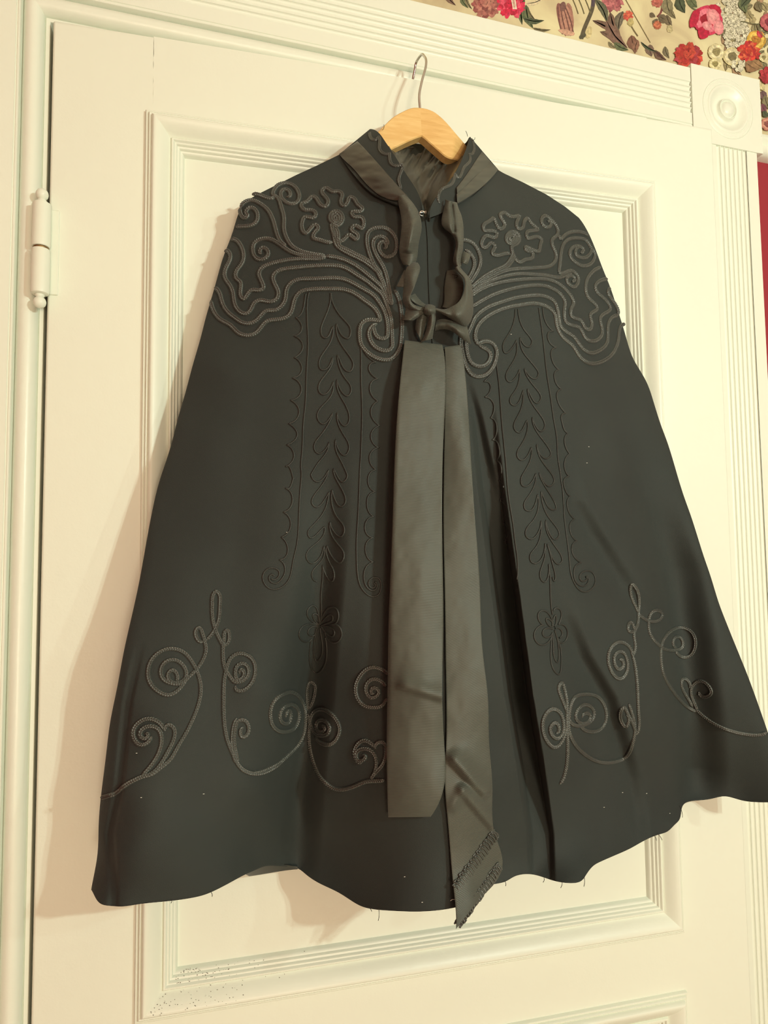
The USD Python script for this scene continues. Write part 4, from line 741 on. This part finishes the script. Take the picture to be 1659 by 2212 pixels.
def darkstem(P):
    stem(P, [(1281,-8),(1279,20),(1268,48),(1256,84)], 4.2, L_(92,84,66)); stem(P, [(1283,-8),(1280,14)], 3.5, L_(86,74,86)); P.poly(blob(1272,70,7,13,15,.08), L_(214,200,150)); P.poly(blob(1258,78,9,5,-40,.15), L_(86,84,66))
    for x in (1235,1248,1262): stem(P, [(x,-6),(x+8,12),(x+14,30)], 1.1, L_(112,104,72))
flower(darkstem, name='printed_stem')
flower(carnation, 1324, 2, 24, [L_(166,92,98), L_(146,74,84), L_(190,116,118)], label='mauve printed carnation')
flower(group, [(leafp,(1286,-2,1312,50,8,L_(104,106,84),-.1)),(leafp,(1280,44,1338,84,7,BRN,-.1)),(leafp,(1296,68,1352,98,7,BRN,-.05)),(leafp,(1318,26,1346,92,10,BRN)),(leafp,(1346,24,1336,66,9,L_(112,104,88))),(leafp,(1310,44,1356,104,12,L_(116,90,78))),(leafp,(1326,92,1358,108,7,GRN)),(leafp,(1314,90,1330,104,4,OLV))], name='printed_leaves', label='long brown printed leaves')
def small(P):
    carnation(P, 1357, 34, 11, [L_(214,110,84), L_(200,84,70)]); stem(P, [(1358,44),(1366,60),(1378,78)], 1.3, L_(120,108,74)); stem(P, [(1350,-4),(1375,40),(1405,92)], .8, L_(130,116,84)); P.poly(blob(1362,47,7,9,0,.2), L_(190,176,120))
flower(small, label='small orange printed flower')
flower(group, [(leafp,(1364,76,1376,112,11,L_(122,86,70))),(leafp,(1378,86,1372,116,8,L_(132,96,78))),(leafp,(1404,96,1408,122,9,L_(112,92,80))),(leafp,(1412,108,1440,130,7,BRN)),(leafp,(1436,100,1446,126,6,L_(116,108,84))),(leafp,(1384,90,1420,112,3,DGR)),(leafp,(1418,112,1432,124,4,L_(90,62,54)))], name='printed_leaves')
def twig(P):
    carnation(P, 1420, 4, 12, [L_(196,116,102), L_(178,96,84)]); stem(P, [(1430,10),(1428,26),(1420,36)], 2, L_(128,70,66))
    for a in ((1422,34,1448,44,9),(1440,32,1452,58,7),(1404,28,1416,36,5),(1420,40,1414,60,6)): leafp(P, *a, L_(110,98,76))
    carnation(P, 1420, 54, 9, [L_(204,124,92), L_(182,100,72)]); P.poly(blob(1447,62,7,8,0,.2), L_(196,184,140))
flower(twig, label='printed twig with small coral buds')
flower(group, [(leafp,(1440,-6,1452,36,12,L_(132,126,96))),(leafp,(1466,-8,1480,28,11,DGR)),(leafp,(1490,-6,1506,16,9,GRN)),(stem,([(1482,-4),(1492,14),(1506,22)],1.5,GRN)),(leafp,(1448,20,1460,40,5,OLV))], name='printed_leaves')
flower(group, [(leafp,(x_,y_,x_+R_.uniform(-26,26),y_+R_.uniform(-26,26)+4,7,R_.choice([L_(150,140,104),L_(128,122,92),L_(160,132,104),L_(172,160,120)]))) for x_, y_ in [(R_.uniform(1558,1662),R_.uniform(-8,150)) for _ in range(70)]], name='printed_leaves', label='tangle of faded olive printed leaves behind the blossoms')
flower(blossoms, 1578, 30, 32, 38, 90, 5.2, name='printed_blossoms')
flower(blossoms, 1592, 78, 26, 40, 90, 5.0, name='printed_blossoms', label='cluster of small white printed blossoms')
def peony(P):
    rose(P, 1529, 44, 39, L_(204,56,92), L_(226,122,140), L_(168,24,50)); 
    for q in ((1546,20,14,9,30),(1500,40,9,22,20),(1520,70,12,14,0)): P.poly(blob(*q[:4], q[4], .12, 16), L_(190,30,66))
    for q in ((1540,36,14,18,-20),(1552,58,11,18,-10),(1528,56,12,9,30)): P.poly(blob(*q[:4], q[4], .06, 16), jit(L_(232,140,150),.08), L_(240,170,172))
flower(peony, label='large pink printed peony')
def whites(P):
    rose(P, 1548, 112, 22, L_(214,204,160), L_(226,218,178), L_(150,140,96)); rose(P, 1582, 122, 24, L_(208,198,150), L_(222,214,176), L_(120,112,80)); rose(P, 1545, 138, 16, L_(210,200,150), L_(226,216,170), L_(150,140,90)); blossoms(P, 1600, 142, 22, 10, 16, 5)
flower(whites, label='pale cream printed roses')
flower(carnation, 1488, 122, 30, [L_(178,52,46), L_(156,40,40), L_(196,74,58), L_(170,60,70)], label='deep red printed carnation above the corner block')
flower(group, [(leafp,(1606,-8,1612,28,10,GRN)),(leafp,(1624,-6,1600,16,8,DGR)),(leafp,(1636,2,1646,26,8,OLV))], name='printed_leaves')
def yellow(P):
    rose(P, 1634, 86, 25, L_(206,164,70), L_(222,188,94), L_(176,120,50)); P.poly(blob(1641,74,6,9,-30,.1), L_(190,50,60)); P.poly(blob(1640,76,3,6,-30,.1), L_(214,80,90)); stem(P, [(1600,46),(1620,50),(1634,52),(1650,46)], 1.1, L_(112,110,80)); stem(P, [(1636,54),(1640,66),(1652,80)], 1, L_(120,112,84))
flower(yellow, label='yellow printed rose with a red heart')
flower(carnation, 1618, 112, 24, [L_(204,66,50), L_(186,48,50), L_(214,104,70)], label='orange red printed carnation')
flower(rose, 1662, 48, 24, L_(172,84,94), L_(190,104,108), L_(132,50,66), label='dusky rose printed bloom at the edge of the picture')
flower(rose, 1650, 124, 12, L_(206,196,150), L_(220,210,170), L_(150,140,96))
flower(group, [(leafp,(1610,134,1640,150,12,L_(150,116,84))),(leafp,(1626,130,1650,146,9,L_(160,126,90)))], name='printed_leaves')
flower(carnation, 1660, 162, 19, [L_(176,56,66), L_(158,40,54)], label='crimson printed flower beside the corner block')
flower(group, [(leafp,(1644,180,1652,196,6,L_(206,196,150))),(leafp,(1646,196,1656,216,8,L_(110,84,86))),(leafp,(1652,206,1664,236,8,OLV)),(leafp,(1646,224,1656,244,7,L_(120,72,84))),(leafp,(1648,240,1662,252,6,DGR))], name='printed_leaves')
flower(rose, 1658, 268, 17, L_(190,120,108), L_(206,150,132), L_(140,80,76), label='pale pink printed rose above the picture rail')
# the same kind of motifs carry on over the rest of the paper
for i in range(64):
    x, z = R_.uniform(X0+.2, 2.6), R_.uniform(ZTOP+.13, ZC-.12)
    if .36 < x < 1.10 and z < ZTOP+.34 or (x < ho0-.1 or x > ho1+.1) and z < ZTOP+.10: continue
    Print.spot = (x, z); P = Print()
    for k in range(6): a = R_.uniform(0, 6.28); r = R_.uniform(30, 75); leafp(P, 0, 0, r*math.cos(a), r*math.sin(a), 9, R_.choice([GRN, DGR, BRN, OLV]))
    q = i % 4
    if q == 0: carnation(P, 0, 0, 32, [L_(178,52,46), L_(156,40,40), L_(196,74,58)])
    elif q == 1: rose(P, 0, 0, 36, L_(204,70,100), L_(226,122,140), L_(168,24,50))
    elif q == 2: blossoms(P, 0, 0, 36, 30, 26, 6)
    else: carnation(P, 0, 0, 30, [L_(168,104,96), L_(150,84,80), L_(186,126,112)])
    P.done('printed_flower', None)
Print.spot = None
